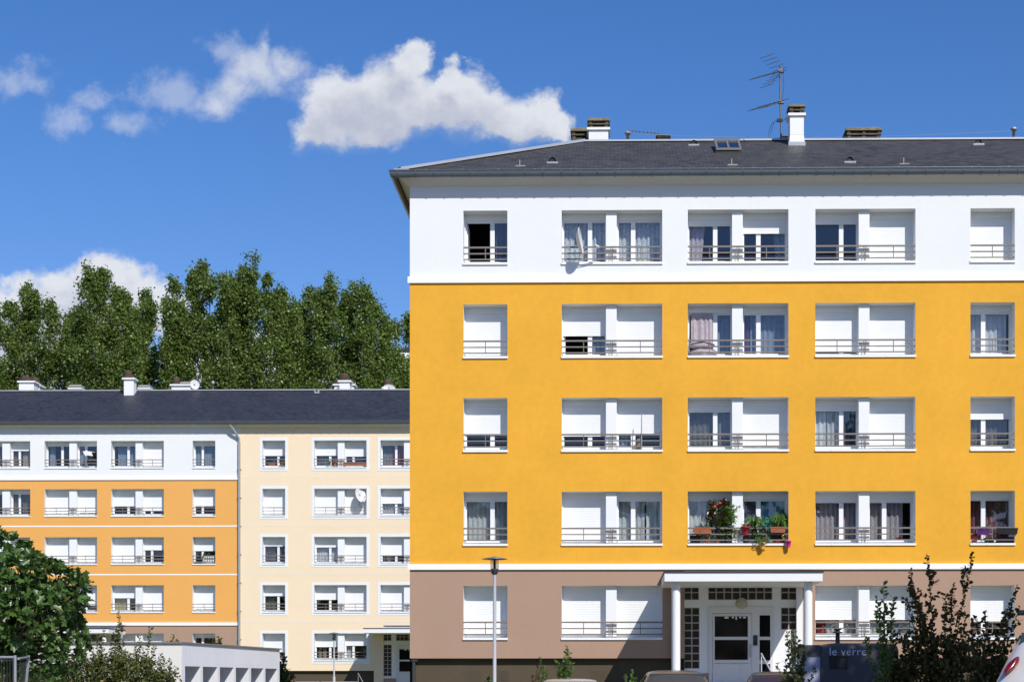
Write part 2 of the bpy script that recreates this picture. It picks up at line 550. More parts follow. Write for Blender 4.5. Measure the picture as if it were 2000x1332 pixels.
C = dict(
    sheer=cloth_mat('sheer_voile', (0.84, 0.85, 0.85), 0.22),
    lace=cloth_mat('lace_net', (0.84, 0.86, 0.88), 0.45, 'lace'),
    white=cloth_mat('white_curtain', (0.84, 0.84, 0.84), 0.03),
    grey=cloth_mat('grey_curtain', (0.30, 0.29, 0.31), 0.1),
    lilac=cloth_mat('lilac_cloth', (0.60, 0.53, 0.57), 0.0),
    purple=cloth_mat('purple_curtain', (0.16, 0.07, 0.17), 0.05),
    green=cloth_mat('green_curtain', (0.20, 0.34, 0.015), 0.03),
    teal=cloth_mat('turquoise_curtain', (0.012, 0.38, 0.52), 0.03),
    slate=cloth_mat('slate_curtain', (0.17, 0.17, 0.22), 0.1),
    tulip=cloth_mat('tulip_curtain', (0.60, 0.53, 0.56), 0.15, 'tulip', (0.48, 0.02, 0.08)),
    plum=cloth_mat('plum_curtain', (0.30, 0.13, 0.145), 0.08),
    pinkish=cloth_mat('pale_pink_curtain', (0.60, 0.45, 0.43), 0.15),
    red=cloth_mat('red_curtain', (0.38, 0.02, 0.05), 0.05),
    yellow=cloth_mat('straw_blind', (0.62, 0.55, 0.30), 0.0),
    blue=cloth_mat('blue_voile', (0.42, 0.52, 0.66), 0.25),
    darkpat=cloth_mat('dark_patterned_curtain', (0.20, 0.19, 0.17), 0.35, 'lace'),
    beige=cloth_mat('beige_curtain', (0.42, 0.34, 0.27), 0.1),
)

# ------------------------------------------------------------------ ground
def ground_z(x, y):
    far = min(1, max(0, (y - 38) / 7)) if x < -6.6 else min(1, max(0, (y + 5) / 3.2))
    near = min(1, max(0, (-36 - y) / 8))
    return -1.0 + far * 1.0 - near * 0.5


def build_ground():
    xs = [-900, -300, -120, -60, -45] + list(np.arange(-36, -7, 4.0)) + [-6.9, -6.3] + list(np.arange(-4, 26, 4.0)) + [30, 60, 140, 400, 900]
    ys = [-400, -150, -80, -60, -50] + list(np.arange(-46, 2, 2.0)) + list(np.arange(2, 52, 3.0)) + [60, 80, 110, 160, 300, 700, 1500]
    mb = MB()
    mb.grid([[(x, y, ground_z(x, y)) for x in xs] for y in ys], 0, True)
    tag(mb.build('ground', M['grass']), kind='structure')
    mb = MB()
    mb.grid([[(x, y, ground_z(-10, y) + 0.03) for x in (-34, -20, -6, 6, 18)] for y in np.arange(-36.5, -5.5, 2.0)], 0, True)
    tag(mb.build('car_park', M['asphalt']), kind='structure')
    mb = MB()
    for y0, y1, z in ((-5.4, -3.8, -0.80), (-3.8, -2.4, -0.35), (-2.4, 0.16, 0.03)):
        mb.box(1.6, 6.2, y0, y1, z - 0.7, z)
    tag(mb.build('entrance_steps', M['concrete']), kind='structure')


build_ground()


# ------------------------------------------------------------------ apartment buildings
ROWZ = [at(1200, y, 0.0)[1] for y in (410.5, 593.5, 776.5, 959.5, 1143.0)]    # heads of the window openings, top floor first
WH, DEP = 1.585, 0.425


def wall_sheet(name, mat, root, x0, x1, z0, z1, holes, Y, label=None):
    """front wall with openings left out; holes = (x0, x1, z0, z1)"""
    xs = sorted({x0, x1} | {h[k] for h in holes for k in (0, 1) if x0 < h[k] < x1})
    zs = sorted({z0, z1} | {h[k] for h in holes for k in (2, 3) if z0 < h[k] < z1})
    mb = MB()
    for i in range(len(xs) - 1):
        for j in range(len(zs) - 1):
            cx, cz = (xs[i] + xs[i + 1]) / 2, (zs[j] + zs[j + 1]) / 2
            if any(h[0] < cx < h[1] and h[2] < cz < h[3] for h in holes): continue
            mb.face([(xs[i], Y, zs[j]), (xs[i + 1], Y, zs[j]), (xs[i + 1], Y, zs[j + 1]), (xs[i], Y, zs[j + 1])])
    return tag(mb.build(name, mat, root), label)


def curtain(win, x0, x1, z0, z1, Y, mat, folds=7.0, sway=0.0):
    """hanging cloth with folds; sway gathers the foot of the cloth towards one side"""
    n = max(10, int((x1 - x0) * 46))
    ph = rng.uniform(0, 6)
    rows = []
    for k in range(7):
        t = k / 6.0
        row = []
        for i in range(n + 1):
            s = i / n
            x = x0 + (x1 - x0) * s
            if sway > 0: x = x0 + (x1 - x0) * s * (1 - (1 - t) * 0 - sway * t)
            if sway < 0: x = x1 - (x1 - x0) * (1 - s) * (1 + sway * t)
            a = 2 * math.pi * folds * (x1 - x0) * s + ph + 0.5 * math.sin(3 * s + 2 * t)
            row.append((x, Y + 0.028 * math.sin(a) + 0.014 * math.sin(2.3 * a + 1) + 0.02 * t * math.sin(5 * s + ph), z1 + (z0 - z1) * t))
        rows.append(row)
    mb = MB()
    mb.grid(rows)
    return mb.build('curtain', mat, win)


def make_window(root, Y, x0, x1, zt, units, pier=None, surround=None, fine=True, label=None):
    """one recessed opening: reveals, pier, sill and railing plus its casements and roller shutters"""
    zb = zt - WH
    yb = Y + DEP
    fb, bx = zb + 0.135, zt - 0.19
    mb = MB()
    e = 0.62
    mb.face([(x0, Y, zb), (x0, Y, zt), (x0, Y + e, zt), (x0, Y + e, zb)])
    mb.face([(x1, Y, zb), (x1, Y + e, zb), (x1, Y + e, zt), (x1, Y, zt)])
    mb.face([(x0, Y, zt), (x1, Y, zt), (x1, Y + e, zt), (x0, Y + e, zt)])
    mb.face([(x0, Y, zb), (x0, Y + e, zb), (x1, Y + e, zb), (x1, Y, zb)])
    segs = [(x0, x1)] if not pier else [(x0, pier[0]), (pier[1], x1)]
    for a, b in segs:
        mb.box(a + 0.001, b - 0.001, yb + 0.03, yb + 0.17, zb + 0.052, fb)
    if pier:
        mb.box(pier[0], pier[1], Y + 0.125, Y + e, zb + 0.051, zt - 0.001)
    win = tag(mb.build('window', M['white2'], root), label)
    sl = MB()
    sl.box(x0 - 0.012, x1 + 0.012, Y - 0.045, Y + e - 0.01, zb - 0.012, zb + 0.05)
    for a, b in segs:
        c = a + (b - a) * 0.36
        sl.box(c, c + 0.022, Y - 0.052, Y - 0.046, zb + 0.0, zb + 0.06)
    sl.build('sill', M['trim'], win)
    if surround:
        s = MB()
        d, yy = surround, Y - 0.012
        for b in ((x0 - d, x1 + d, zt, zt + d), (x0 - d, x1 + d, zb - d, zb - 0.013), (x0 - d, x0, zb - 0.013, zt), (x1, x1 + d, zb - 0.013, zt)):
            s.box(b[0], b[1], yy, Y + 0.004, b[2], b[3])
        s.build('window_surround', M['white'], win)
    # railing
    r = MB()
    ry = Y + 0.035
    h1, h2, h3 = zb + 0.505, zb + 0.325, zb + 0.155
    t = 0.019
    for h, tt in ((h1, 0.023), (h2, 0.017), (h3, 0.017)):
        r.box(x0 - 0.006, x1 + 0.006, ry - tt, ry + tt, h - tt, h + tt)
        if fine:
            r.box(x1 - 0.02, x1 - 0.001, ry - 0.035, ry + 0.035, h - 0.035, h + 0.035)
    posts = [0.5] if not pier else [0.218, 0.782]
    for p in posts:
        x = x0 + (x1 - x0) * p
        r.box(x - 0.012, x + 0.012, ry - 0.012, ry + 0.012, h3, h1)
    if pier:
        xc = (pier[0] + pier[1]) / 2
        r.box(xc - 0.03, xc - 0.01, ry - 0.011, ry + 0.011, h3 - 0.04, h1)
        r.tube([(xc + 0.05, ry, h1), (xc + 0.04, ry + 0.03, h1 - 0.06), (xc + 0.04, ry + 0.05, h3 + 0.05), (xc + 0.02, ry + 0.08, h3 - 0.06)], 0.010, 6)
    r.build('railing', M['rail'], win)
    # casements
    for (ux0, ux1), u in zip(segs, units):
        wd = ux1 - ux0
        wide_left = u.get('w', 'L') == 'L'
        yf = yb + 0.045
        fr = MB()
        st = 0.062
        m0 = ux0 + wd * (0.585 if wide_left else 0.315)
        m1 = m0 + wd * 0.10
        gt, gb = bx - 0.055, fb + 0.055
        fr.box(ux0 + 0.001, ux0 + st, yf, yf + 0.07, fb, bx)
        fr.box(ux1 - st * (0.55 if wide_left else 1), ux1 - 0.001, yf, yf + 0.07, fb, bx)
        fr.box(m0, m1, yf - 0.004, yf + 0.066, gb, gt)
        xa, xb_ = ux0 + st, ux1 - st * (0.55 if wide_left else 1)
        fr.box(xa, xb_, yf + 0.002, yf + 0.068, fb, gb)
        fr.box(xa, xb_, yf + 0.002, yf + 0.068, gt, bx)
        fr.box(ux0 + 0.001, ux0 + 0.03, yb - 0.03, yf - 0.002, fb, bx - 0.002)
        fr.box(ux1 - 0.03, ux1 - 0.001, yb - 0.03, yf - 0.002, fb, bx - 0.002)
        fr.box(ux0 + 0.001, ux1 - 0.001, yb - 0.012, yb + 0.2, bx, zt - 0.002)
        fr.build('frame', M['pvc'], win)
        sh = u.get('sh', 0.0)
        sb = bx - sh * (bx - fb)
        if sh < 0.985:
            pa = MB()
            for a, b, side in ((xa, m0, 'L'), (m1, xb_, 'R')):
                if u.get('open') == side:
                    continue
                pa.box(a, b, yf + 0.028, yf + 0.036, gb, min(gt, sb + 0.05))
            pa.build('pane', M['glass'], win)
            if u.get('open'):
                sd = MB()                                     # sash swung into the room
                xo = xa if u['open'] == 'L' else xb_
                for z0_, z1_ in ((gb, gb + 0.07), (gt - 0.07, gt)):
                    sd.box(xo - 0.03, xo + 0.03, yf + 0.08, yf + 0.75, z0_, z1_)
                sd.box(xo - 0.03, xo + 0.03, yf + 0.08, yf + 0.15, gb + 0.07, gt - 0.07)
                sd.box(xo - 0.03, xo + 0.03, yf + 0.68, yf + 0.75, gb + 0.07, gt - 0.07)
                sd.build('open_sash', M['pvc'], win)
        if sh > 0.01:
            s = MB()
            p = 0.05
            n = int((bx - sb) / p)
            sx0, sx1 = ux0 + 0.026, ux1 - 0.026
            ys = yb + 0.004
            prof = [(ys + 0.03, bx + 0.01)]
            z = bx
            if fine:
                for k in range(n):
                    prof += [(ys + 0.006, z), (ys + 0.001, z - 0.006), (ys, z - p * 0.55), (ys + 0.002, z - p + 0.004), (ys + 0.006, z - p)]
                    z -= p
            prof += [(ys, z), (ys, sb + 0.012), (ys - 0.008, sb + 0.012), (ys - 0.008, sb), (ys + 0.03, sb)]
            s.grid([[(sx0, yy, zz), (sx1, yy, zz)] for yy, zz in prof], 0, False)
            s.build('shutter', M['shutter'], win)
        for cu in u.get('cur', ()):
            a, b, mat = cu[:3]
            top = gt + 0.1
            curtain(win, ux0 + wd * a, ux0 + wd * b, cu[3] if len(cu) > 3 and cu[3] else fb - 0.15, top, yf + 0.19 + rng.uniform(0, 0.05), C[mat],
                    7.0, cu[4] if len(cu) > 4 else 0.0)
    return win


def sweep_eave(name, mat, root, prof, XL, XR, Y, back=11.0, corner=True, label=None, smooth=False):
    """profile of (outward, height) points run along the front eave and round the left corner"""
    mb = MB()
    if corner:
        rows = [[(XR, Y - o, z) for o, z in prof], [(XL - o, Y - o, z) for o, z in prof], [(XL - o, Y + back, z) for o, z in prof]]
    else:
        rows = [[(XR, Y - o, z) for o, z in prof], [(XL, Y - o, z) for o, z in prof]]
    for a, b in zip(rows, rows[1:]):
        mb.grid([a, b], 0, smooth)
    return tag(mb.build(name, mat, root), label)


ZW = at(1200, 363, 0.0)[1]             # wall meets soffit
ZE = at(1200, 331, -0.5)[1]            # gutter rim


def eaves(root, XL, XR, Y, corner, back=10.6):
    sof = [(-0.002, ZW)]
    for k in range(1, 7):              # boarded soffit, slightly stepped boards
        t = k / 6.0
        o, z = 0.335 * t, ZW + (ZE - 0.10 - ZW) * t
        sof += [(o - 0.005, z), (o, z + 0.006)]
    sof += [(0.345, ZE - 0.02)]
    sweep_eave('soffit', M['soffit'], root, sof, XL, XR, Y, back, corner)
    r, rd = 0.092, 0.185
    g = [(0.36 + r * (1 - math.cos(a)), ZE - 0.012 - rd * math.sin(a) ** 0.8) for a in [math.pi * k / 12 for k in range(13)]]
    g = [(0.358, ZE + 0.004)] + g + [(g[-1][0] + 0.012, ZE), (g[-1][0] + 0.004, ZE + 0.012), (g[-1][0] - 0.012, ZE + 0.004)]
    mb = MB()
    rows = [[(XR, Y - o, z) for o, z in g], [((XL - o) if corner else XL, Y - o, z) for o, z in g]] + ([[(XL - o, Y + back, z) for o, z in g]] if corner else [])
    for p, q in zip(rows, rows[1:]): mb.grid([p, q], 0, True)
    x = (XL - 0.3 if corner else XL + 0.2)
    while x < XR:
        pts = [(x, Y - 0.36 - r * (1 - math.cos(a)), ZE - 0.016 - (rd + 0.006) * math.sin(a) ** 0.8) for a in [math.pi * k / 10 for k in range(11)]]
        mb.tube(pts, 0.014, 5)
        x += 0.53
    mb.build('gutter', M['zinc'], root)


def hip_roof(root, XL, XR, Y, mat, hip_left=True, half=5.0, rz=2.69):
    e = 0.40
    zl = ZE + 0.004
    run = half + e
    zr = zl + rz
    fl, fr = XL - (e if hip_left else 0), XR
    rl = fl + run if hip_left else XL
    mb = MB()
    b = Y + 2 * half + e
    # front slope in strips so the courses can sag a little
    n = 26
    rows = []
    for k in range(9):
        t = k / 8.0
        a = fl + (rl - fl) * t
        rows.append([(a + (fr - a) * i / n, Y - e + run * t, zl + rz * t + (0.010 * math.sin(i * 1.7 + k) if 0 < k < 8 else 0)) for i in range(n + 1)])
    mb.grid(rows, 0, False)
    mb.face([(fr, b, zl), (fl, b, zl), (rl, Y + half, zr), (fr, Y + half, zr)])
    if hip_left:
        mb.face([(fl, b, zl), (fl, Y - e, zl), (rl, Y + half, zr)])
    else:
        mb.face([(fl, b, zl), (fl, Y - e, zl), (rl, Y + half, zr)])
    mb.face([(fr, Y - e, zl), (fr, b, zl), (fr, Y + half, zr)])
    # drip edge and underside
    mb.face([(fl, Y - e, zl - 0.03), (fr, Y - e, zl - 0.03), (fr, Y - e, zl), (fl, Y - e, zl)])
    mb.face([(fl, Y - e, zl - 0.03), (fl, b, zl - 0.03), (fr, b, zl - 0.03), (fr, Y - e, zl - 0.03)])
    roof = mb.build('roof', mat, root)
    c = MB()

    def cap(p, q, wd=0.085, hh=0.035):
        p, q = Vector(p), Vector(q)
        d = (q - p).normalized()
        s = d.cross(Vector((0, 0, 1))).normalized() * wd
        u = Vector((0, 0, hh))
        lo = Vector((0, 0, -0.03))
        c.grid([[p - s + lo, p - s * 0.8 + u, p + s * 0.8 + u, p + s + lo], [q - s + lo, q - s * 0.8 + u, q + s * 0.8 + u, q + s + lo]], 0, False)
    cap((rl, Y + half, zr), (fr, Y + half, zr), 0.15, 0.035)
    if hip_left:
        cap((fl + 0.1, Y - e + 0.1, zl + 0.075), (rl, Y + half, zr + 0.02), 0.13, 0.06)
        c.box(fl - 0.02, fl + 0.42, Y - e - 0.015, Y - e + 0.015, zl - 0.02, zl + 0.085)
    c.build('ridge_flashing', M['zincl'], roof)
    if hip_left:
        d = MB()
        d.box(fl + 0.1, fr, Y - e - 0.02, Y - e + 0.03, zl - 0.004, zl + 0.018)
        x = fl + 0.9
        while x < fr:
            d.box(x, x + 0.05, Y - e - 0.03, Y - e + 0.06, zl + 0.012, zl + 0.05)
            x += 1.06
        d.build('drip_edge', M['zincl'], roof)
    return roof


RISE = 2.55


def roof_z(Y, Y0):
    return ZE + 0.004 + RISE / 5.4 * (Y - Y0 + 0.40)


def bank(mb, x0, x1, z0, z1, Y, nx, nz, g=0.018, mi=0):
    """grid of glass blocks"""
    w_, h_ = (x1 - x0) / nx, (z1 - z0) / nz
    for i in range(nx):
        for j in range(nz):
            mb.box(x0 + i * w_ + g, x0 + (i + 1) * w_ - g, Y - 0.006, Y + 0.02, z0 + j * h_ + g, z0 + (j + 1) * h_ - g, mi)


def entrance(root, Y, X0, columns=True):
    """porch: canopy on round columns, panelled wall with glass blocks, door. X0 = left end of the canopy"""
    z = lambda py: CAM[2] + (HOR - py) * 50.0 / F
    W = 4.34
    zc0, zc1 = CAM[2] + (HOR - 1135) * 46.8 / F, CAM[2] + (HOR - 1118) * 46.8 / F
    mb = MB()
    mb.box(X0, X0 + W, Y - 3.2, Y - 0.002, zc0, zc1 + 0.0)
    can = mb.build('canopy', M['white2'], root)
    mb = MB()
    mb.box(X0 - 0.03, X0 + W + 0.03, Y - 3.23, Y - 0.003, zc1, zc1 + 0.035)
    mb.build('canopy_flashing', M['darkmetal'], can)
    for cx in (X0 + 0.325, X0 + W - 0.36) if columns else ():
        mb = MB()
        mb.lathe((cx, Y - 2.85, 0), [(0.12, 0.12), (0.12, zc0)], 24)
        mb.box(cx - 0.2, cx + 0.2, Y - 3.05, Y - 2.65, -0.9, 0.12)
        mb.build('column', M['white2'], root)
        mb = MB()
        mb.box(cx - 0.03, cx + 0.15, Y - 0.17, Y - 0.002, 0.0, zc0 - 0.001)
        mb.build('pilaster', M['white2'], root)
    a, b = X0 + 0.67, X0 + 4.03              # panelled wall between the pilasters
    yw = Y + 0.10
    zt = z(1113)
    mb = MB()
    mb.face([(a, yw, 0.42), (b, yw, 0.42), (b, yw, zt), (a, yw, zt)])
    mb.face([(a, yw - 0.1, 0), (a, yw - 0.1, zt), (a, yw, zt), (a, yw, 0)])
    mb.face([(b, yw - 0.1, 0), (b, yw, 0), (b, yw, zt), (b, yw - 0.1, zt)])
    pw = mb.build('porch_wall', M['white2'], root)
    for u, v in ((a, a + 0.79), (a + 2.76, b)):
        mb = MB()
        mb.box(u, v, yw - 0.012, yw + 0.05, -0.2, 0.42)
        mb.build('porch_base', M['brown'], pw)
    for (p, q, y0, y1, nx, nz) in ((1334, 1363, 1142, 1171, 2, 2), (1381, 1506, 1141, 1171, 8, 2), (1523, 1553, 1142, 1171, 2, 2),
                                   (1334, 1364, 1186, 1305, 2, 8), (1523, 1553, 1186, 1229, 2, 3)):
        gx0, gx1 = X0 + (p - 1298) / 66.4 + 0.13, X0 + (q - 1298) / 66.4 + 0.13
        mb = MB()
        mb.box(gx0, gx1, yw - 0.004, yw + 0.02, z(y1), z(y0), 1)
        bank(mb, gx0, gx1, z(y1), z(y0), yw - 0.004, nx, nz)
        mb.build('glass_block_panel', [M['blockglass'], M['mortar']], root)
    dx = lambda p: X0 + (p - 1298) / 66.4 + 0.13
    # door set
    mb = MB()
    mb.box(dx(1382), dx(1508), yw - 0.05, yw + 0.03, z(1197), z(1185))
    mb.box(dx(1382), dx(1389), yw - 0.05, yw + 0.03, 0.03, z(1197))
    mb.box(dx(1466), dx(1481), yw - 0.05, yw + 0.03, 0.03, z(1197))
    mb.box(dx(1502), dx(1508), yw - 0.05, yw + 0.03, 0.03, z(1197))
    for y0, y1 in ((1197, 1201), (1243, 1249), (1289, 1296)):
        mb.box(dx(1481), dx(1502), yw - 0.04, yw + 0.025, z(y1), z(y0))
    fr = mb.build('door_frame', M['doorwhite'], root)
    mb = MB()
    mb.box(dx(1481), dx(1502), yw - 0.012, yw - 0.004, 0.05, z(1199))
    mb.build('sidelight', M['doorglass'], fr)
    mb = MB()
    x0, x1 = dx(1389) + 0.008, dx(1466) - 0.008
    mb.box(x0, x0 + 0.06, yw - 0.06, yw - 0.012, 0.04, z(1198))
    mb.box(x1 - 0.11, x1, yw - 0.06, yw - 0.012, 0.04, z(1198))
    for z0, z1 in ((0.04, z(1295)), (z(1295) + 0.012, z(1288)), (z(1249), z(1243)), (z(1203), z(1198))):
        mb.box(x0 + 0.06, x1 - 0.11, yw - 0.058, yw - 0.014, z0, z1)
    door = mb.build('door', M['doorwhite'], root)
    mb = MB()
    mb.box(x0 + 0.06, x1 - 0.11, yw - 0.04, yw - 0.03, z(1288), z(1249))
    mb.box(x0 + 0.06, x1 - 0.11, yw - 0.04, yw - 0.03, z(1243), z(1203))
    mb.build('door_pane', M['doorglass'], door)
    for u, v, hh in ((.30, .42, .055), (.52, .58, .05), (.63, .67, .09), (.74, .80, .045), (.86, .94, .05)):
        mb = MB()
        gx0, gx1 = x0 + 0.06, x1 - 0.11
        mb.box(gx0 + (gx1 - gx0) * u, gx0 + (gx1 - gx0) * v, yw - 0.044, yw - 0.041, z(1203) - hh - .01, z(1203) - .01)
        mb.build('notice', M['white2'], door)
    mb = MB()
    mb.tube([(x1 - 0.045, yw - 0.10, z(1283)), (x1 - 0.045, yw - 0.10, z(1257))], 0.017, 8)
    for zz in (z(1281), z(1259)):
        mb.tube([(x1 - 0.045, yw - 0.10, zz), (x1 - 0.045, yw - 0.06, zz)], 0.012, 6)
    mb.build('handle', M['steel'], door)
    mb = MB()
    mb.box(dx(1468.5), dx(1477), yw - 0.07, yw - 0.05, z(1260), z(1240))
    mb.box(dx(1470), dx(1475.5), yw - 0.074, yw - 0.07, z(1258), z(1251), 1)
    mb.build('intercom', [M['darkmetal'], M['black']], root)
    mb = MB()
    r = 0.165
    c0 = (dx(1446), yw, z(1178))
    rows = []
    for rr, yy in ((0.175, 0.0), (0.175, -0.03), (0.16, -0.05), (0.13, -0.09), (0.07, -0.115), (0.005, -0.125)):
        rows.append([(c0[0] + rr * math.cos(t), c0[1] + yy, c0[2] + rr * math.sin(t)) for t in [2 * math.pi * k / 24 for k in range(24)]])
    mb.grid(rows, 0, True, True)
    mb.build('porch_lamp', M['opal'], root)
    return (a, b)


M['blockglass'] = surf('glass_block', (0.022, 0.017, 0.014), 0.15, 0.45, 3.0, spec=0.35)
M['mortar'] = surf('block_mortar', (0.42, 0.40, 0.37), 0.8, 0.05, 3.0)
M['doorwhite'] = surf('door_paint', (0.70, 0.70, 0.68), 0.5, 0.03, 2.0, stain=0.12)
M['doorglass'] = surf('dark_door_glass', (0.006, 0.006, 0.007), 0.05, 0.2, 2.0, spec=0.18)


def shell(root, XL, XR, Y, mat, depth=10.0):
    """side and back walls and the dark rooms behind the windows"""
    mb = MB()
    z1 = ZW + 0.02
    mb.face([(XL, Y, -0.3), (XL, Y, z1), (XL, Y + depth, z1), (XL, Y + depth, -0.3)])
    mb.face([(XR, Y, -0.3), (XR, Y + depth, -0.3), (XR, Y + depth, z1), (XR, Y, z1)])
    mb.face([(XL, Y + depth, -0.3), (XL, Y + depth, z1), (XR, Y + depth, z1), (XR, Y + depth, -0.3)])
    tag(mb.build('side_wall', mat, root))
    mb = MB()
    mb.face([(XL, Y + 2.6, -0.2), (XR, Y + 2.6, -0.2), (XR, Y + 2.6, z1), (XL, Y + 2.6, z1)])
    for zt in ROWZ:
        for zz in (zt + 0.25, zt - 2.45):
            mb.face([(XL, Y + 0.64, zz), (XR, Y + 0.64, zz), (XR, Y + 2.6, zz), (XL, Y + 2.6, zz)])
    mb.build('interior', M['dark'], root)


def plinth(root, XL, XR, Y, gaps=(), vents=()):
    zb = CAM[2] + (HOR - 1285) * 50 / F
    xs = [XL] + [v for g in gaps for v in g] + [XR]
    for a, b in list(zip(xs[::2], xs[1::2]))[::-1]:
        mb = MB()
        mb.face([(a, Y + 0.20, -0.4), (b, Y + 0.20, -0.4), (b, Y + 0.20, zb), (a, Y + 0.20, zb)])
        mb.face([(a, Y, zb), (a, Y + 0.20, zb), (b, Y + 0.20, zb), (b, Y, zb)])
        for q in (a, b):
            mb.face([(q, Y, -0.4), (q, Y, zb), (q, Y + 0.2, zb), (q, Y + 0.2, -0.4)])
        p = mb.build('plinth', M['plinth'], root)
    for x0, x1 in vents:
        mb = MB()
        mb.box(x0, x1, Y + 0.188, Y + 0.2, 0.02, 0.52)
        nx, nz = 8, 7
        for i in range(nx):
            for j in range(nz):
                cx, cz = x0 + 0.06 + (x1 - x0 - 0.12) * i / (nx - 1), 0.08 + 0.38 * j / (nz - 1)
                mb.box(cx - 0.012, cx + 0.012, Y + 0.185, Y + 0.19, cz - 0.009, cz + 0.009, 1)
        mb.build('air_grille', [M['plinth'], M['black']], p)
    return zb


def string_course(root, XL, XR, Y, z0, z1, out=0.06, mat=None):
    mb = MB()
    mb.box(XL - out, XR, Y - out, Y + 0.003, z0, z1)
    mb.build('string_course', mat or M['trim'], root)


def main_building():
    root = thing('apartment_building', 'large saffron yellow apartment block with white top floor and taupe ground floor', 'building', (0, 0, 0))
    Y = 0.0
    XL, XR = at(800.5, 900, 0)[0], 20.0
    X = lambda p: at(p, 900, 0)[0]
    cols = {'A': (905, 991), 'B': (1097, 1293.5, 1183.5, 1204.5), 'C': (1343.5, 1540, 1430.5, 1451.5),
            'D': (1592.5, 1788, 1678.5, 1699.5), 'E': (1895.5, 1982)}
    L = 'L'
    S = {
        'A': [[dict(sh=0, open='L', cur=[(0.7, 1, 'slate')])], [dict(sh=1)], [dict(sh=.67)],
              [dict(sh=0, cur=[(0.02, 0.98, 'sheer')])], [dict(sh=1)]],
        'B': [[dict(sh=0, cur=[(.0, 1, 'lace')]), dict(sh=0, w='R', cur=[(0, 1, 'lace')])],
              [dict(sh=.53, open='L', cur=[(.7, 1, 'blue')]), dict(sh=1, w='R')],
              [dict(sh=.70), dict(sh=.65, w='R', cur=[(.0, .3, 'blue')])],
              [dict(sh=1), dict(sh=0, w='R', cur=[(0, .62, 'sheer'), (.66, .98, 'white')])],
              [dict(sh=1), dict(sh=1, w='R')]],
        'C': [[dict(sh=.15, cur=[(.02, .42, 'lilac', None, .25)]), dict(sh=.33, w='R', cur=[(.68, 1, 'blue', None, -.35)])],
              [dict(sh=0, open='L', cur=[(.66, .99, 'blue')]), dict(sh=0, w='R', cur=[(0, .2, 'purple'), (.2, .35, 'blue'), (.42, .98, 'blue')])],
              [dict(sh=.15, cur=[(0, .62, 'darkpat'), (.6, 1, 'grey')]), dict(sh=.95, w='R')],
              [dict(sh=0, cur=[(.0, .52, 'white'), (.48, .98, 'green')]), dict(sh=0, w='R', cur=[(.0, .33, 'slate'), (.40, .92, 'teal')])], None],
        'D': [[dict(sh=.12), dict(sh=1, w='R')],
              [dict(sh=.93), dict(sh=1, w='R')],
              [dict(sh=.13, cur=[(0, .3, 'white'), (.32, .66, 'sheer'), (.72, 1, 'slate')]), dict(sh=1, w='R')],
              [dict(sh=.09, cur=[(.02, .6, 'tulip'), (.62, 1, 'tulip')]), dict(sh=.09, w='R', cur=[(0, .35, 'tulip'), (.38, .8, 'tulip')])],
              [dict(sh=.64, cur=[(.1, .3, 'red'), (.3, 1, 'sheer')]), dict(sh=.64, w='R', cur=[(0, .34, 'sheer'), (.55, .95, 'blue')])]],
        'E': [[dict(sh=1, w='R')], [dict(sh=0, w='R', cur=[(0, .35, 'sheer'), (.30, .92, 'white')])],
              [dict(sh=.33, w='R', cur=[(0, 1, 'darkpat')])], [dict(sh=0, w='R', cur=[(0, .4, 'plum'), (.40, .99, 'plum')])],
              [dict(sh=.68, w='R', cur=[(.1, .5, 'plum')])]],
    }
    holes = []
    for k, c in cols.items():
        for r in range(5):
            if S[k][r] is None: continue
            x0, x1 = X(c[0]), X(c[1])
            holes.append((x0, x1, ROWZ[r] - WH, ROWZ[r]))
            pier = (X(c[2]), X(c[3])) if len(c) > 2 else None
            make_window(root, Y, x0, x1, ROWZ[r], S[k][r], pier)
    zs1 = (at(1200, 552, 0)[1], at(1200, 539.5, 0)[1])
    zs2 = (at(1200, 1112, 0)[1], at(1200, 1101, 0)[1])
    ex = entrance(root, Y, at(1298, 1125, -3.2)[0])
    zp = plinth(root, XL, XR, Y, [ex], [(X(907), X(942)), (X(972), X(996)), (X(1155), X(1190))])
    eh = [(ex[0], ex[1], -1, zs2[0])]
    wall_sheet('wall', M['white'], root, XL, XR, zs1[0] + 0.02, ZW + 0.01, holes, Y, 'white rendered top-floor wall')
    wall_sheet('wall', M['yellow'], root, XL, XR, zs2[0] + 0.02, zs1[0] + 0.02, holes, Y, 'saffron yellow wall of the middle floors')
    wall_sheet('wall', M['brown'], root, XL, XR, zp, zs2[0] + 0.02, holes + eh, Y, 'taupe ground-floor wall')
    string_course(root, XL, XR, Y, zs1[0], zs1[1])
    string_course(root, XL, XR, Y, zs2[0], zs2[1])
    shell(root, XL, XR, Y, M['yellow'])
    eaves(root, XL, XR, Y, True)
    roof = hip_roof(root, XL, XR, Y, M['slate'], rz=RISE)
    # downpipes: swan neck on the gable side, dark pipe at the corner by the ground
    mb = MB()
    mb.tube([(XL - 0.43, 4.6, ZE - 0.05), (XL - 0.43, 4.6, ZE - 0.32), (XL - 0.30, 4.6, ZE - 0.62), (XL - 0.12, 4.6, ZE - 0.95), (XL - 0.08, 4.6, ZE - 1.3), (XL - 0.08, 4.6, 0)], 0.06, 10)
    mb.build('downpipe', M['darkmetal'], root)
    mb = MB()
    mb.tube([(XL + 0.10, Y + 0.10, zp + 0.0), (XL + 0.10, Y + 0.10, -0.4)], 0.06, 12)
    mb.box(XL + 0.04, XL + 0.22, Y + 0.03, Y + 0.17, zp - 0.09, zp - 0.03)
    mb.build('drain_pipe', M['darkmetal'], root)
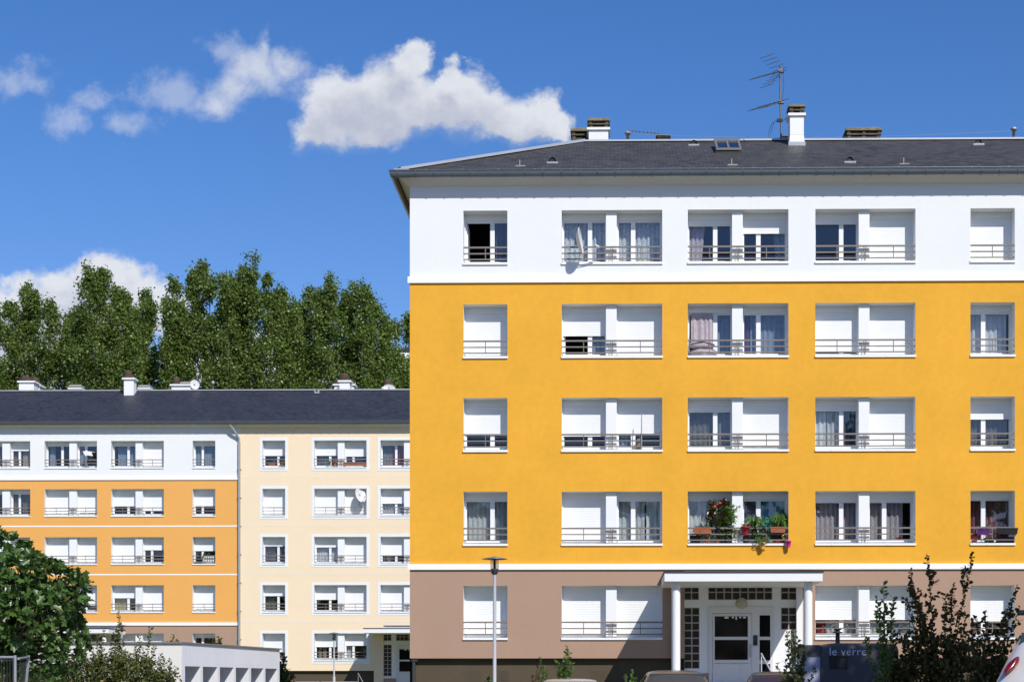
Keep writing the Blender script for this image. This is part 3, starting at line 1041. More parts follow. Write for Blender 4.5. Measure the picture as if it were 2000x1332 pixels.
    # ---- chimneys
    def stone_cap(x0, x1, y0, y1, z0, z1, par):
        mb = MB()
        h = z1 - z0
        g = 0.10
        zz = [z0, z0 + h * .10, z0 + h * .32, z0 + h * .45, z0 + h * .68, z1]
        mb.box(x0, x1, y0, y1, zz[0], zz[1])
        for k, (a, b) in enumerate(((zz[1], zz[2]), (zz[3], zz[4]))):
            e = 0.02 if k == 0 else 0.0
            nx = max(2, int(round((x1 - x0) / 0.5)) + 1)
            for i in range(nx):
                cx = x0 + g / 2 + e + (x1 - x0 - g - 2 * e) * i / (nx - 1)
                for cy in (y0 + g / 2 + e, y1 - g / 2 - e):
                    mb.box(cx - g / 2, cx + g / 2, cy - g / 2, cy + g / 2, a, b)
            mb.box(x0 + 0.14, x1 - 0.14, y0 + 0.14, y1 - 0.14, a, b, 1)
        mb.box(x0 - 0.015, x1 + 0.015, y0 - 0.015, y1 + 0.015, zz[2], zz[3])
        mb.box(x0 - 0.05, x1 + 0.05, y0 - 0.05, y1 + 0.05, zz[4], z1 - h * .12, 2)
        mb.box(x0 - 0.04, x1 + 0.04, y0 - 0.04, y1 + 0.04, z1 - h * .12, z1, 2, 0.07)
        return mb.build('chimney_cap', [M['stone'], M['black'], M['moss']], par)

    def chimney(px0, px1, py_base, py_top, py_cap, Yc, d, cap_px=None, flare=True):
        x0, x1 = at(px0, py_top, Yc)[0], at(px1, py_top, Yc)[0]
        zb, zt_, zc = (at(px0, p, Yc)[1] for p in (py_base, py_top, py_cap))
        mb = MB()
        if flare:
            mb.box(x0 - 0.05, x1 + 0.05, Yc - 0.03, Yc + d + 0.03, zb - 0.45, zb + 0.02, 1)
            mb.box(x0 - 0.02, x1 + 0.02, Yc - 0.015, Yc + d + 0.015, zb + 0.02, zb + 0.25, 0, 0.02)
        mb.box(x0, x1, Yc, Yc + d, (zb + 0.25 if flare else zb - 0.5), zt_ - 0.08)
        mb.box(x0 - 0.06, x1 + 0.06, Yc - 0.06, Yc + d + 0.06, zt_ - 0.08, zt_)
        ch = mb.build('chimney', [M['white2'], M['zincl']], roof)
        stone_cap(x0 + 0.0, x1 - 0.0, Yc + 0.02, Yc + d - 0.02, zt_, zc, ch)
        return ch
    chimney(1543, 1570, 279, 222, 203, 4.05, 0.62)
    chimney(1150, 1188, 272, 250, 230, 6.1, 0.7, flare=False)
    for p0, p1, yb_, yt, Yc, d in ((1117, 1151, 271, 250, 7.0, 0.8), (1655, 1720, 270, 248.5, 6.0, 0.8), (1284, 1307, 270, 263.5, 6.5, 0.6),
                                   (1527, 1541, 272, 264, 6.2, 0.6)):
        x0, x1 = at(p0, yt, Yc)[0], at(p1, yt, Yc)[0]
        zb_, zt_ = at(p0, yb_, Yc)[1], at(p0, yt, Yc)[1]
        mb = MB()
        mb.box(x0 + 0.03, x1 - 0.03, Yc + 0.03, Yc + d - 0.03, zb_ - 0.7, zb_ - 0.02)
        ch = mb.build('chimney', M['white2'], roof)
        stone_cap(x0, x1, Yc, Yc + d, zb_ - 0.02, zt_, ch)
    # ---- roof fittings
    for p, yb_, yt, Yc in ((1226, 272, 256, 5.6), (1980, 272, 248, 5.6)):
        x, zb_ = at(p, yb_, Yc)
        zt_ = at(p, yt, Yc)[1]
        mb = MB()
        mb.lathe((x, Yc, 0), [(0.05, zb_ - 0.3), (0.05, zt_ - 0.12), (0.10, zt_ - 0.12), (0.11, zt_ - 0.06), (0.06, zt_ - 0.02), (0.03, zt_)], 14)
        mb.build('vent_pipe', M['steel'], roof)
    for p, yy in ((1079, 319), (1355, 284.5), (1660, 318), (1911, 283)):
        Yv = 0.0
        for _ in range(30):
            zz = roof_z(Yv, 0)
            Yv += (at(p, yy, Yv)[1] - zz) * 1.2
        x, zz = at(p, yy, Yv)[0], roof_z(Yv, 0)
        mb = MB()
        n = 10
        arc = [(math.cos(math.pi * k / n), math.sin(math.pi * k / n)) for k in range(n + 1)]
        mb.grid([[(x + 0.115 * c, Yv - 0.02, zz + 0.02 + 0.15 * s) for c, s in arc], [(x + 0.115 * c, Yv + 0.5, zz + 0.05 + 0.15 * s) for c, s in arc]])
        mb.face([(x + 0.10 * c, Yv + 0.02, zz + 0.02 + 0.13 * s) for c, s in arc][::-1], 1)
        mb.box(x - 0.17, x + 0.17, Yv - 0.08, Yv + 0.03, zz - 0.03, zz + 0.02, 2)
        mb.build('roof_vent', [M['zinc'], M['black'], M['zincl']], roof)
    for p, yy in ((1017, 324), (1431, 322), (1767, 320)):
        Yv = 0.4
        x, zz = at(p, yy, Yv)[0], roof_z(Yv, 0)
        mb = MB()
        mb.box(x - 0.15, x + 0.14, Yv - 0.03, Yv + 0.06, zz - 0.05, zz + 0.015)
        mb.box(x - 0.04, x - 0.015, Yv, Yv + 0.03, zz, zz + 0.19)
        mb.build('roof_hook', M['hook'], roof)
    x0, x1 = at(1398, 296, 2.7)[0], at(1448, 296, 2.7)[0]
    ya, yb_ = 2.62, 3.72
    def sl(y, h): return roof_z(y, 0) + h
    mb = MB()
    for a, b in ((x0, x0 + 0.07), (x1 - 0.07, x1), ((x0 + x1) / 2 - 0.03, (x0 + x1) / 2 + 0.03)):
        mb.grid([[(a, ya, sl(ya, 0.10)), (a, ya, sl(ya, 0.17)), (b, ya, sl(ya, 0.17)), (b, ya, sl(ya, 0.10))],
                 [(a, yb_, sl(yb_, 0.16)), (a, yb_, sl(yb_, 0.24)), (b, yb_, sl(yb_, 0.24)), (b, yb_, sl(yb_, 0.16))]], 0, False, True)
    mb.box(x0, x1, ya - 0.04, ya + 0.04, sl(ya, 0.08), sl(ya, 0.15))
    mb.box(x0, x1, yb_ - 0.04, yb_ + 0.05, sl(yb_, 0.14), sl(yb_, 0.26))
    mb.box(x0 - 0.02, x1 + 0.02, ya - 0.06, yb_, sl(ya, -0.3), sl(ya, 0.03), 1)
    sk = mb.build('skylight', [M['skyframe'], M['black']], roof)
    mb = MB()
    mb.face([(x0 + 0.05, ya, sl(ya, 0.15)), (x1 - 0.05, ya, sl(ya, 0.15)), (x1 - 0.05, yb_, sl(yb_, 0.21)), (x0 + 0.05, yb_, sl(yb_, 0.21))])
    mb.build('skylight_pane', M['skyglass'], sk)
    mb = MB()
    p0, p1 = at(1240, 263, 5.2), at(1978, 256, 5.2)
    n = 24
    mb.tube([(p0[0] + (p1[0] - p0[0]) * k / n, 5.2, p0[1] + (p1[1] - p0[1]) * k / n - 0.16 * math.sin(math.pi * k / n)) for k in range(n + 1)], 0.0035, 5)
    mb.build('lightning_wire', M['steel'], roof)
    return root


M['skyframe'] = surf('skylight_frame', (0.17, 0.155, 0.14), 0.6, 0.1, 3.0)
M['skyglass'] = surf('skylight_glass', (0.012, 0.018, 0.03), 0.08, 0.1, 2.0, spec=0.35)
M['hook'] = surf('beige_hook_metal', (0.34, 0.30, 0.27), 0.7, 0.1, 5.0)
main_root = main_building()

YB = 47.0


def round_louvre(par, x, y, z0, z1, r):
    mb = MB()
    n = 5
    prof = [(r * 0.8, z0 - 0.05)]
    for k in range(n):
        t = k / n
        zz = z0 + (z1 - z0) * 0.9 * t
        rr = r * (1.0 - 0.28 * t * t)
        dz = (z1 - z0) * 0.9 / n
        prof += [(rr, zz), (rr, zz + dz * 0.62), (rr * 0.84, zz + dz * 0.66), (rr * 0.84, zz + dz * 0.98)]
    prof += [(r * 0.6, z1 - 0.02), (r * 0.2, z1)]
    mb.lathe((x, y, 0), prof, 20, 0, False)
    return mb.build('chimney_cap', M['terracotta_cap'], par)


def left_chimney(roof, p0, p1, yb, yt, Yc, d, louvres=(), slab=None):
    x0, x1 = at(p0, yt, Yc)[0], at(p1, yt, Yc)[0]
    zb, zt = at(p0, yb, Yc)[1], at(p0, yt, Yc)[1]
    mb = MB()
    mb.box(x0, x1, Yc, Yc + d, zb - 0.8, zt - 0.1)
    mb.box(x0 - 0.09, x1 + 0.09, Yc - 0.09, Yc + d + 0.09, zt - 0.1, zt)
    ch = mb.build('chimney', M['white2'], roof)
    for p, ytop, r in louvres:
        xx, zz = at(p, ytop, Yc + d / 2)
        round_louvre(ch, xx, Yc + d / 2, zt, zz, r)
    if slab:
        a, b, ytop = slab
        xa, xb = at(a, ytop, Yc)[0], at(b, ytop, Yc)[0]
        zz = at(a, ytop, Yc)[1]
        mb = MB()
        mb.box(xa + 0.06, xb - 0.06, Yc + 0.1, Yc + d - 0.1, zt, zz - 0.09, 1)
        mb.box(xa, xb, Yc, Yc + d, zz - 0.09, zz)
        mb.build('chimney_cap', [M['concrete'], M['black']], ch)
    return ch


def left_buildings():
    Y = YB
    X = lambda p: at(p, 1000, Y)[0]
    zl = lambda py: at(450, py, Y)[1]
    XB = X(467)
    XL, XR = X(-330), X(905)
    # --- white and apricot block
    ro = thing('apartment_building', 'apricot orange apartment block with white top floor, beyond the low white shed', 'building', (XL, Y, 0))
    cols = {'z': (-85, 17, -38, -24), 'a': (-43, 59, 3, 18), 'b': (87, 189.5, 134, 148.5), 'c': (217, 320, 263.5, 277), 'd': (376, 420.5)}
    del cols['z']
    S = {
        'a': [[dict(sh=0, cur=[(0, 1, 'darkpat')]), dict(sh=.25, w='R', cur=[(0, .4, 'darkpat'), (.45, .85, 'pinkish')])],
              [dict(sh=0), dict(sh=0, w='R', cur=[(0, .4, 'darkpat'), (.42, .9, 'darkpat')])],
              [dict(sh=1), dict(sh=1, w='R')], [dict(sh=1), dict(sh=1, w='R')], [dict(sh=1), dict(sh=1, w='R')]],
        'b': [[dict(sh=0, cur=[(.05, .3, 'blue')]), dict(sh=0, w='R', cur=[(0, .35, 'blue'), (.8, 1, 'blue')])],
              [dict(sh=.92), dict(sh=.9, w='R')], [dict(sh=1), dict(sh=1, w='R')],
              [dict(sh=.6), dict(sh=.74, w='R', cur=[(.3, .9, 'grey')])], None],
        'c': [[dict(sh=0, cur=[(.15, .6, 'blue'), (.65, 1, 'blue')]), dict(sh=1, w='R')],
              [dict(sh=.60), dict(sh=.80, w='R')], [dict(sh=1), dict(sh=.42, w='R')],
              [dict(sh=.42, cur=[(.0, .6, 'yellow')]), dict(sh=1, w='R')], [dict(sh=1), dict(sh=1, w='R')]],
        'd': [[dict(sh=0, w='R', cur=[(.02, .4, 'blue'), (.42, 1, 'blue')])], [dict(sh=.60, w='R')], [dict(sh=.46, w='R')],
              [dict(sh=.93, w='R')], [dict(sh=0, w='R', cur=[(0, .9, 'plum')])]],
    }
    def openings(root, cols, S, surround=None):
        holes = []
        for k, c in cols.items():
            for r in range(5):
                if S[k][r] is None: continue
                x0, x1 = X(c[0]), X(c[1])
                holes.append((x0, x1, ROWZ[r] - WH, ROWZ[r]))
                make_window(root, Y, x0, x1, ROWZ[r], S[k][r], (X(c[2]), X(c[3])) if len(c) > 2 else None, surround, fine=False)
        return holes
    holes = openings(ro, cols, S)
    z1 = (zl(937), zl(931.5))
    z2 = (zl(1221), zl(1215))
    e0 = entrance(ro, Y, at(212.5, 1232, Y - 3.2)[0] - 4.34)
    zp = plinth(ro, XL, XB, Y, [e0])
    wall_sheet('wall', M['white'], ro, XL, XB, z1[0] + 0.02, ZW + 0.01, holes, Y, 'white rendered top-floor wall')
    wall_sheet('wall', M['orange'], ro, XL, XB, z2[0] + 0.02, z1[0] + 0.02, holes, Y, 'apricot orange wall of the middle floors')
    wall_sheet('wall', M['brown'], ro, XL, XB, zp, z2[0] + 0.02, holes + [(e0[0], e0[1], -1, z2[0])], Y, 'taupe ground-floor wall')
    string_course(ro, XL, XB - 0.05, Y, *z1)
    string_course(ro, XL, XB - 0.05, Y, *z2)
    for py in (1027, 1121.5):
        string_course(ro, XL, XB - 0.05, Y, zl(py) - 0.035, zl(py) + 0.035, 0.008)
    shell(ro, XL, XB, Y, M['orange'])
    eaves(ro, XL, XB, Y, False)
    rf = hip_roof(ro, XL, XB, Y, M['slate2'], False)
    left_chimney(rf, 64, 77, 760, 751, Y + 6.5, .8, [(69, 737.5, .30)])
    left_chimney(rf, 37, 66, 760, 744, Y + 5.6, .7, [(50, 736, .38)])
    left_chimney(rf, 242, 261, 767, 738, Y + 4.15, .6, [(250.5, 723.5, .27)])
    left_chimney(rf, 136, 157, 760, 757, Y + 6.0, .7, (), (135, 158, 751.5))
    left_chimney(rf, 272, 291, 760, 757, Y + 6.0, .7, (), (270, 292, 752))
    left_chimney(rf, 335, 372, 760, 750.5, Y + 6.0, .7, [(344.5, 737, .26)], (352, 372, 745.5))
    x, z_ = at(416, 758, Y + 5.4)
    mb = MB()
    mb.lathe((x, Y + 5.4, 0), [(0.06, z_ - 0.3), (0.06, z_ + 0.25), (0.12, z_ + 0.25), (0.10, z_ + 0.36), (0.03, z_ + 0.45)], 12)
    mb.build('vent_pipe', M['steel'], rf)
    # rain pipe at the joint between the blocks
    mb = MB()
    gx = at(449, 830, Y - 0.42)[0]
    xp = XB + 0.02
    mb.tube([(gx, Y - 0.44, ZE - 0.08), (gx, Y - 0.42, ZE - 0.2), (gx + 0.15, Y - 0.36, ZE - 0.42), (xp - 0.12, Y - 0.18, ZE - 0.75),
             (xp, Y - 0.11, ZE - 0.95), (xp, Y - 0.10, ZE - 1.2), (xp, Y - 0.10, 0.1)], 0.075, 12)
    for k in range(8):
        zz = 1.0 + k * 1.62
        mb.lathe((xp, Y - 0.10, zz), [(0.092, 0), (0.092, 0.06)], 12)
        mb.box(xp - 0.12, xp + 0.12, Y - 0.04, Y - 0.001, zz, zz + 0.05)
    mb.build('downpipe', M['steel'], ro)
    # --- cream block
    rc = thing('apartment_building', 'pale cream apartment block with white window surrounds and dark slate roof', 'building', (XB, Y, 0))
    cols = {'e': (512.5, 557), 'f': (613.5, 716, 659, 672), 'g': (743, 845.5, 788.5, 802)}
    S = {
        'e': [[dict(sh=.5)], [dict(sh=1)], [dict(sh=.25, cur=[(.02, .6, 'slate'), (.66, 1, 'slate')])], [dict(sh=.33, cur=[(.02, .6, 'darkpat')])], [dict(sh=.72)]],
        'f': [[dict(sh=.5, cur=[(0, .6, 'slate')]), dict(sh=.54, w='R', cur=[(0, .9, 'slate')])], [dict(sh=1), dict(sh=1, w='R')],
              [dict(sh=.3, cur=[(0, .6, 'lace'), (.62, 1, 'lace')]), dict(sh=1, w='R')], [dict(sh=.5), dict(sh=1, w='R')],
              [dict(sh=.46, cur=[(.1, .25, 'beige'), (.3, .45, 'beige')]), dict(sh=.40, w='R', cur=[(0, .36, 'white')])]],
        'g': [[dict(sh=0, cur=[(0, .45, 'grey'), (.45, .6, 'red'), (.7, 1, 'red')]), dict(sh=1, w='R')],
              [dict(sh=.5, cur=[(.0, .6, 'sheer'), (.68, 1, 'blue')]), dict(sh=1, w='R')], [dict(sh=1), dict(sh=1, w='R')], [dict(sh=1), dict(sh=1, w='R')], None],
    }
    S['g'][2] = [dict(sh=.70, cur=[(.0, .15, 'pinkish'), (.2, .38, 'white')]), dict(sh=1, w='R')]
    holes = openings(rc, cols, S, 0.155)
    e1 = entrance(rc, Y, at(710, 1228, Y - 3.2)[0], False)
    zp = plinth(rc, XB, XR, Y, [(e1[0] - 0.55, e1[1])])
    wall_sheet('wall', M['cream'], rc, XB, XR, zp, ZW + 0.01, holes + [(e1[0], e1[1], -1, z2[0])], Y)
    mb = MB()
    mb.face([(e1[0] - 0.55, Y, -0.3), (e1[0], Y, -0.3), (e1[0], Y, zp), (e1[0] - 0.55, Y, zp)])
    mb.build('wall', M['cream'], rc)
    for py in (932, 1026.5, 1121, 1214.5):
        string_course(rc, XB + 0.2, XR, Y, zl(py) - 0.02, zl(py) + 0.02, 0.006, M['creamline'])
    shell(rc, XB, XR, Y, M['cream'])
    eaves(rc, XB, XR, Y, False)
    rf = hip_roof(rc, XB, XR, Y, M['slate2'], False)
    left_chimney(rf, 653, 691, 760, 750, Y + 6.8, .8, [(660, 741, .30), (684, 741, .30)])
    left_chimney(rf, 663, 683, 760, 743, Y + 5.6, .7, [(672, 730, .36)])
    left_chimney(rf, 749, 768, 762, 756, Y + 6.2, .8, [(757, 742, .28)])
    x, z_ = at(619, 764, Y + 4.3)
    mb = MB()
    mb.box(x - 0.14, x + 0.14, Y + 4.2, Y + 4.5, z_ - 0.15, z_ + 0.09)
    mb.box(x - 0.05, x + 0.05, Y + 4.18, Y + 4.2, z_ - 0.04, z_ + 0.06, 1)
    mb.build('roof_vent', [M['zincl'], M['black']], rf)


M['creamline'] = surf('cream_line', (0.80, 0.74, 0.62), 0.85, 0.02, 1.0)
left_buildings()


# ------------------------------------------------------------------ foliage
def leaf_mesh(name, P, D, size, mat, parent, width=0.55, sides=6, fold=0.25, up=None):
    """P: leaf bases (n,3), D: leaf directions (n,3); every leaf a small folded blade of its own"""
    n = len(P)
    D = D / (np.linalg.norm(D, axis=1, keepdims=True) + 1e-9)
    rnd = rng.normal(size=(n, 3))
    if up is not None: rnd = rnd * (1 - up) + np.cross(D, np.array([0.25, -0.6, 0.8])) * 0 + np.array([0, 0, 1.0]) * up * 2
    S = np.cross(D, rnd)
    S /= np.linalg.norm(S, axis=1, keepdims=True) + 1e-9
    Nn = np.cross(S, D)
    size = np.asarray(size).reshape(-1, 1) * np.ones((n, 1))
    if sides == 4:
        shp = [(0, 0, 0), (0.5, width * .5, fold), (1, 0, 0), (0.5, -width * .5, fold)]
        faces = [(0, 2, 1), (0, 3, 2)]
    elif sides == 8:      # lobed blade
        shp = [(0, 0, 0), (0.30, width * .42, fold * .8), (0.48, width * .22, fold * .3), (0.72, width * .5, fold), (0.80, width * .2, fold * .2),
               (1, 0, -0.08), (0.80, -width * .2, fold * .2), (0.72, -width * .5, fold), (0.48, -width * .22, fold * .3), (0.30, -width * .42, fold * .8)]
        faces = [(0, 2, 1), (0, 5, 4, 2), (2, 4, 3), (0, 8, 6, 5), (0, 9, 8), (6, 8, 7)]
    else:
        shp = [(0, 0, 0), (0.28, width * .42, fold), (0.68, width * .42, fold), (1, 0, -.05), (0.68, -width * .42, fold), (0.28, -width * .42, fold)]
        faces = [(0, 3, 2, 1), (0, 5, 4, 3)]
    k = len(shp)
    V = np.empty((n, k, 3))
    for i, (a, b, c) in enumerate(shp):
        V[:, i] = P + size * (D * a + S * b + Nn * c * width)
    V = V.reshape(-1, 3) - np.array(OFF[parent.name])
    base = (np.arange(n) * k)[:, None]
    me = bpy.data.meshes.new(name)
    me.vertices.add(n * k)
    me.vertices.foreach_set('co', V.ravel())
    idx, st, tot, cur = [], [], [], 0
    per = [list(f) for f in faces]
    flat = np.concatenate([np.array(f) for f in per])
    lens = np.array([len(f) for f in per])
    L = (base + flat[None, :]).ravel()
    lt = np.tile(lens, n)
    ls = np.concatenate([[0], np.cumsum(lt)[:-1]])
    me.loops.add(len(L))
    me.loops.foreach_set('vertex_index', L.astype(np.int32))
    me.polygons.add(len(lt))
    me.polygons.foreach_set('loop_start', ls.astype(np.int32))
    me.update(calc_edges=True)
    me.validate()
    return link(name, me, mat, parent)


def wiggle(p, q, n=6, amp=0.1):
    p, q = Vector(p), Vector(q)
    L = (q - p).length
    pts = []
    a, b = Vector(rng.normal(size=3)) * amp * L * .3, Vector(rng.normal(size=3)) * amp * L * .15
    for k in range(n + 1):
        t = k / n
        pts.append(p.lerp(q, t) + a * math.sin(math.pi * t) + b * math.sin(2 * math.pi * t))
    return pts


def poplar(label, spires, Y, seed, dens=1.0, group='poplars behind the far blocks'):
    """spires: (px, py_top, half width in px) leading shoots of one tree; crown of leaf tufts round rising limbs"""
    global rng
    keep, rng = rng, np.random.default_rng(seed)
    sc_ = (Y - CAM[1]) / F
    bx = float(np.mean([at(s[0], 800, Y)[0] for s in spires]))
    root = thing('poplar_tree', label, 'tree', (bx, Y, 0.0), group)
    tr = MB()
    PP, DD, SZ = [], [], []
    hmax = max(at(s[0], s[1], Y)[1] for s in spires)
    tr.tube([(bx, Y, -0.3), (bx + .1, Y, 6), (bx - .1, Y + .1, 13), (bx, Y, hmax * 0.62)], [0.42, 0.34, 0.26, 0.15], 10)
    for (px, py, hw) in spires:
        X, Z = at(px, py, Y)
        w_ = hw * sc_
        yo = rng.normal() * 0.8
        z0 = 13.5
        axis = wiggle((bx + (X - bx) * .7, Y + yo * .3, z0), (X, Y + yo, Z - 0.3), 10, 0.03)
        tr.tube(axis, list(np.linspace(0.17, 0.02, 11)), 7)
        nb = int(62 * dens * (Z - z0) / 14 * max(0.7, w_ / 1.6))
        for b in range(nb):
            t = rng.uniform(0.02, 1.0) ** 0.85
            k = t * 10
            i = min(9, int(k))
            base = axis[i].lerp(axis[i + 1], k - i)
            prof = w_ * (1.55 * (1 - t) ** 0.75 + 0.5 * (1 - t)) * (0.9 + 0.25 * math.sin(9 * t + px)) + 0.10
            prof *= rng.uniform(0.45, 1.25)
            th = rng.uniform(0, 2 * math.pi)
            rise = prof * rng.uniform(0.6, 1.7)
            tip = base + Vector((math.cos(th) * prof, math.sin(th) * prof * 0.9, rise))
            hd = math.hypot(tip.x - X, tip.y - (Y + yo))
            zmax = Z - 1.25 * max(0, hd - .08)
            if tip.z > zmax: tip.z = zmax - rng.uniform(0, .45)
            tr.tube(wiggle(base, tip, 3, 0.1), [0.035, 0.025, 0.016, 0.006], 4, cap=False)
            for c in range(5):
                f = 0.35 + 0.16 * c + rng.uniform(-.06, .06)
                cc = base.lerp(tip, min(1.05, f)) + Vector(rng.normal(size=3)) * 0.16
                m = int(rng.integers(26, 50))
                q = rng.normal(size=(m, 3)) * np.array([0.24, 0.24, 0.34]) * (1.15 - 0.5 * t)
                PP.append(q + np.array(cc))
                d = rng.normal(size=(m, 3)) + np.array([0, 0, -0.35])
                DD.append(d)
                SZ.append(rng.uniform(0.11, 0.21, size=m))
    tr.build('trunk', M['palebark'], root)
    leaf_mesh('crown', np.concatenate(PP), np.concatenate(DD), np.concatenate(SZ), M['poplar'], root, 0.95, 4, 0.10, up=0.3)
    rng = keep
    return root


poplar('leafy poplar at the far left end of the tree row below a white cloud',
       [(-25, 575, 34), (18, 590, 32), (45, 553, 34), (72, 566, 30), (108, 592, 30), (128, 600, 24), (146, 628, 24), (-5, 600, 30)], 70, 1)
poplar('broad poplar with a double top, against the cloud behind the tall white chimney',
       [(158, 590, 26), (182, 534, 32), (204, 536, 36), (222, 545, 30), (240, 560, 28), (256, 590, 24), (150, 640, 26)], 67, 2)
poplar('lower poplar filling the dip just left of the tallest broad crown',
       [(272, 560, 28), (293, 585, 28), (318, 570, 24), (335, 592, 24), (350, 600, 26), (262, 612, 26)], 72, 3)
poplar('tall poplar with a wide dense crown, second highest of the row',
       [(345, 545, 26), (375, 525, 30), (392, 508, 32), (415, 530, 32), (445, 535, 26), (338, 580, 24), (458, 560, 24)], 68, 4)
poplar('slender poplar with a single pointed spire, highest of the row',
       [(474, 527, 22), (506, 508, 28), (490, 545, 30), (530, 545, 32), (553, 553, 22), (566, 585, 26), (462, 575, 24)], 69, 5)
poplar('broad round-headed poplar nearest to the yellow wall, with several blunt tops',
       [(578, 580, 26), (603, 556, 30), (650, 546, 32), (625, 572, 36), (668, 568, 34), (690, 549, 28), (703, 585, 30), (718, 566, 26), (732, 576, 24), (752, 622, 26), (565, 610, 26)], 70, 6, 1.15)
poplar('small thin poplar peeping out beside the corner of the yellow block',
       [(750, 640, 24), (775, 616, 22), (795, 600, 24), (820, 590, 26)], 74, 7, 0.75)


def far_block():
    Y = 96.0
    root = thing('far_building', 'distant cream building half hidden by the poplars beside the yellow corner', 'building', (at(790, 700, Y)[0], Y, 0))
    x0, x1 = at(762, 700, Y)[0], at(850, 700, Y)[0]
    z1 = at(780, 700, Y)[1]
    mb = MB()
    mb.box(x0, x1, Y, Y + 10, -0.3, z1)
    mb.build('wall', M['cream'], root)
    mb = MB()
    mb.box(x0 - 0.3, x1 + 0.3, Y - 0.3, Y + 10.3, z1, at(780, 690, Y)[1])
    mb.build('cornice', M['trim'], root)
    mb = MB()
    mb.box(x0 - 0.2, x1 + 0.2, Y - 0.2, Y + 10.2, at(780, 690, Y)[1], at(780, 672, Y)[1], 0, 1.5)
    mb.build('roof', M['slate2'], root)
    for k in range(4):
        for r in range(2):
            mb = MB()
            xx, zz = x0 + 0.6 + k * 0.95, z1 - 1.9 - r * 2.8
            mb.box(xx, xx + 0.6, Y - 0.03, Y - 0.001, zz, zz + 1.3)
            mb.build('window', M['doorglass'], root)


far_block()


def fig_tree():
    """round bush-tree with rosettes of large lobed leaves at the branch ends"""
    Y = -22.0
    cx, cz = at(20, 1180, Y)
    root = thing('fig_tree', 'round bushy tree with big glossy lobed leaves in front of the orange block', 'tree', (cx, Y, -1.0))
    tr = MB()
    tr.tube(wiggle((cx - .1, Y, -1.1), (cx, Y, 0.35), 4, .05), [0.12, 0.10, 0.09, 0.085, 0.08], 9)
    P, D, SZ = [], [], []
    R0 = (1.36, 1.25, 1.12)
    cc = Vector((cx, Y, cz))
    for k in range(720):
        q = Vector(rng.normal(size=3)).normalized()
        lump = 1 + 0.13 * math.sin(4.1 * q.x + 2 * q.z + 1) + 0.10 * math.sin(6.3 * q.z - 3 * q.y)
        r = lump * (1.0 if k < 440 else rng.uniform(0.35, 0.95))
        tip = cc + Vector((q.x * R0[0], q.y * R0[1], q.z * R0[2])) * r
        if k % 7 == 0:
            st = cc + Vector((0, 0, -0.9)) + Vector(rng.normal(size=3)) * .08
            tr.tube(wiggle(st, tip, 4, 0.12), [0.04, 0.03, 0.02, 0.014, 0.008], 5)
        n = int(rng.integers(6, 10))
        out = q * 0.8 + Vector((0, 0, 0.45))
        for j in range(n):
            a = 2 * math.pi * j / n + rng.uniform(-.3, .3)
            e1 = out.orthogonal().normalized()
            e2 = out.cross(e1).normalized()
            d = e1 * math.cos(a) + e2 * math.sin(a) + out * rng.uniform(.15, .9)
            P.append(tip - out * 0.05)
            D.append(d)
            SZ.append(rng.uniform(0.10, 0.22))
    tr.build('trunk', M['bark'], root)
    leaf_mesh('crown', np.array(P), np.array(D), np.array(SZ), M['fig'], root, 0.62, 8, 0.10, up=0.45)


fig_tree()


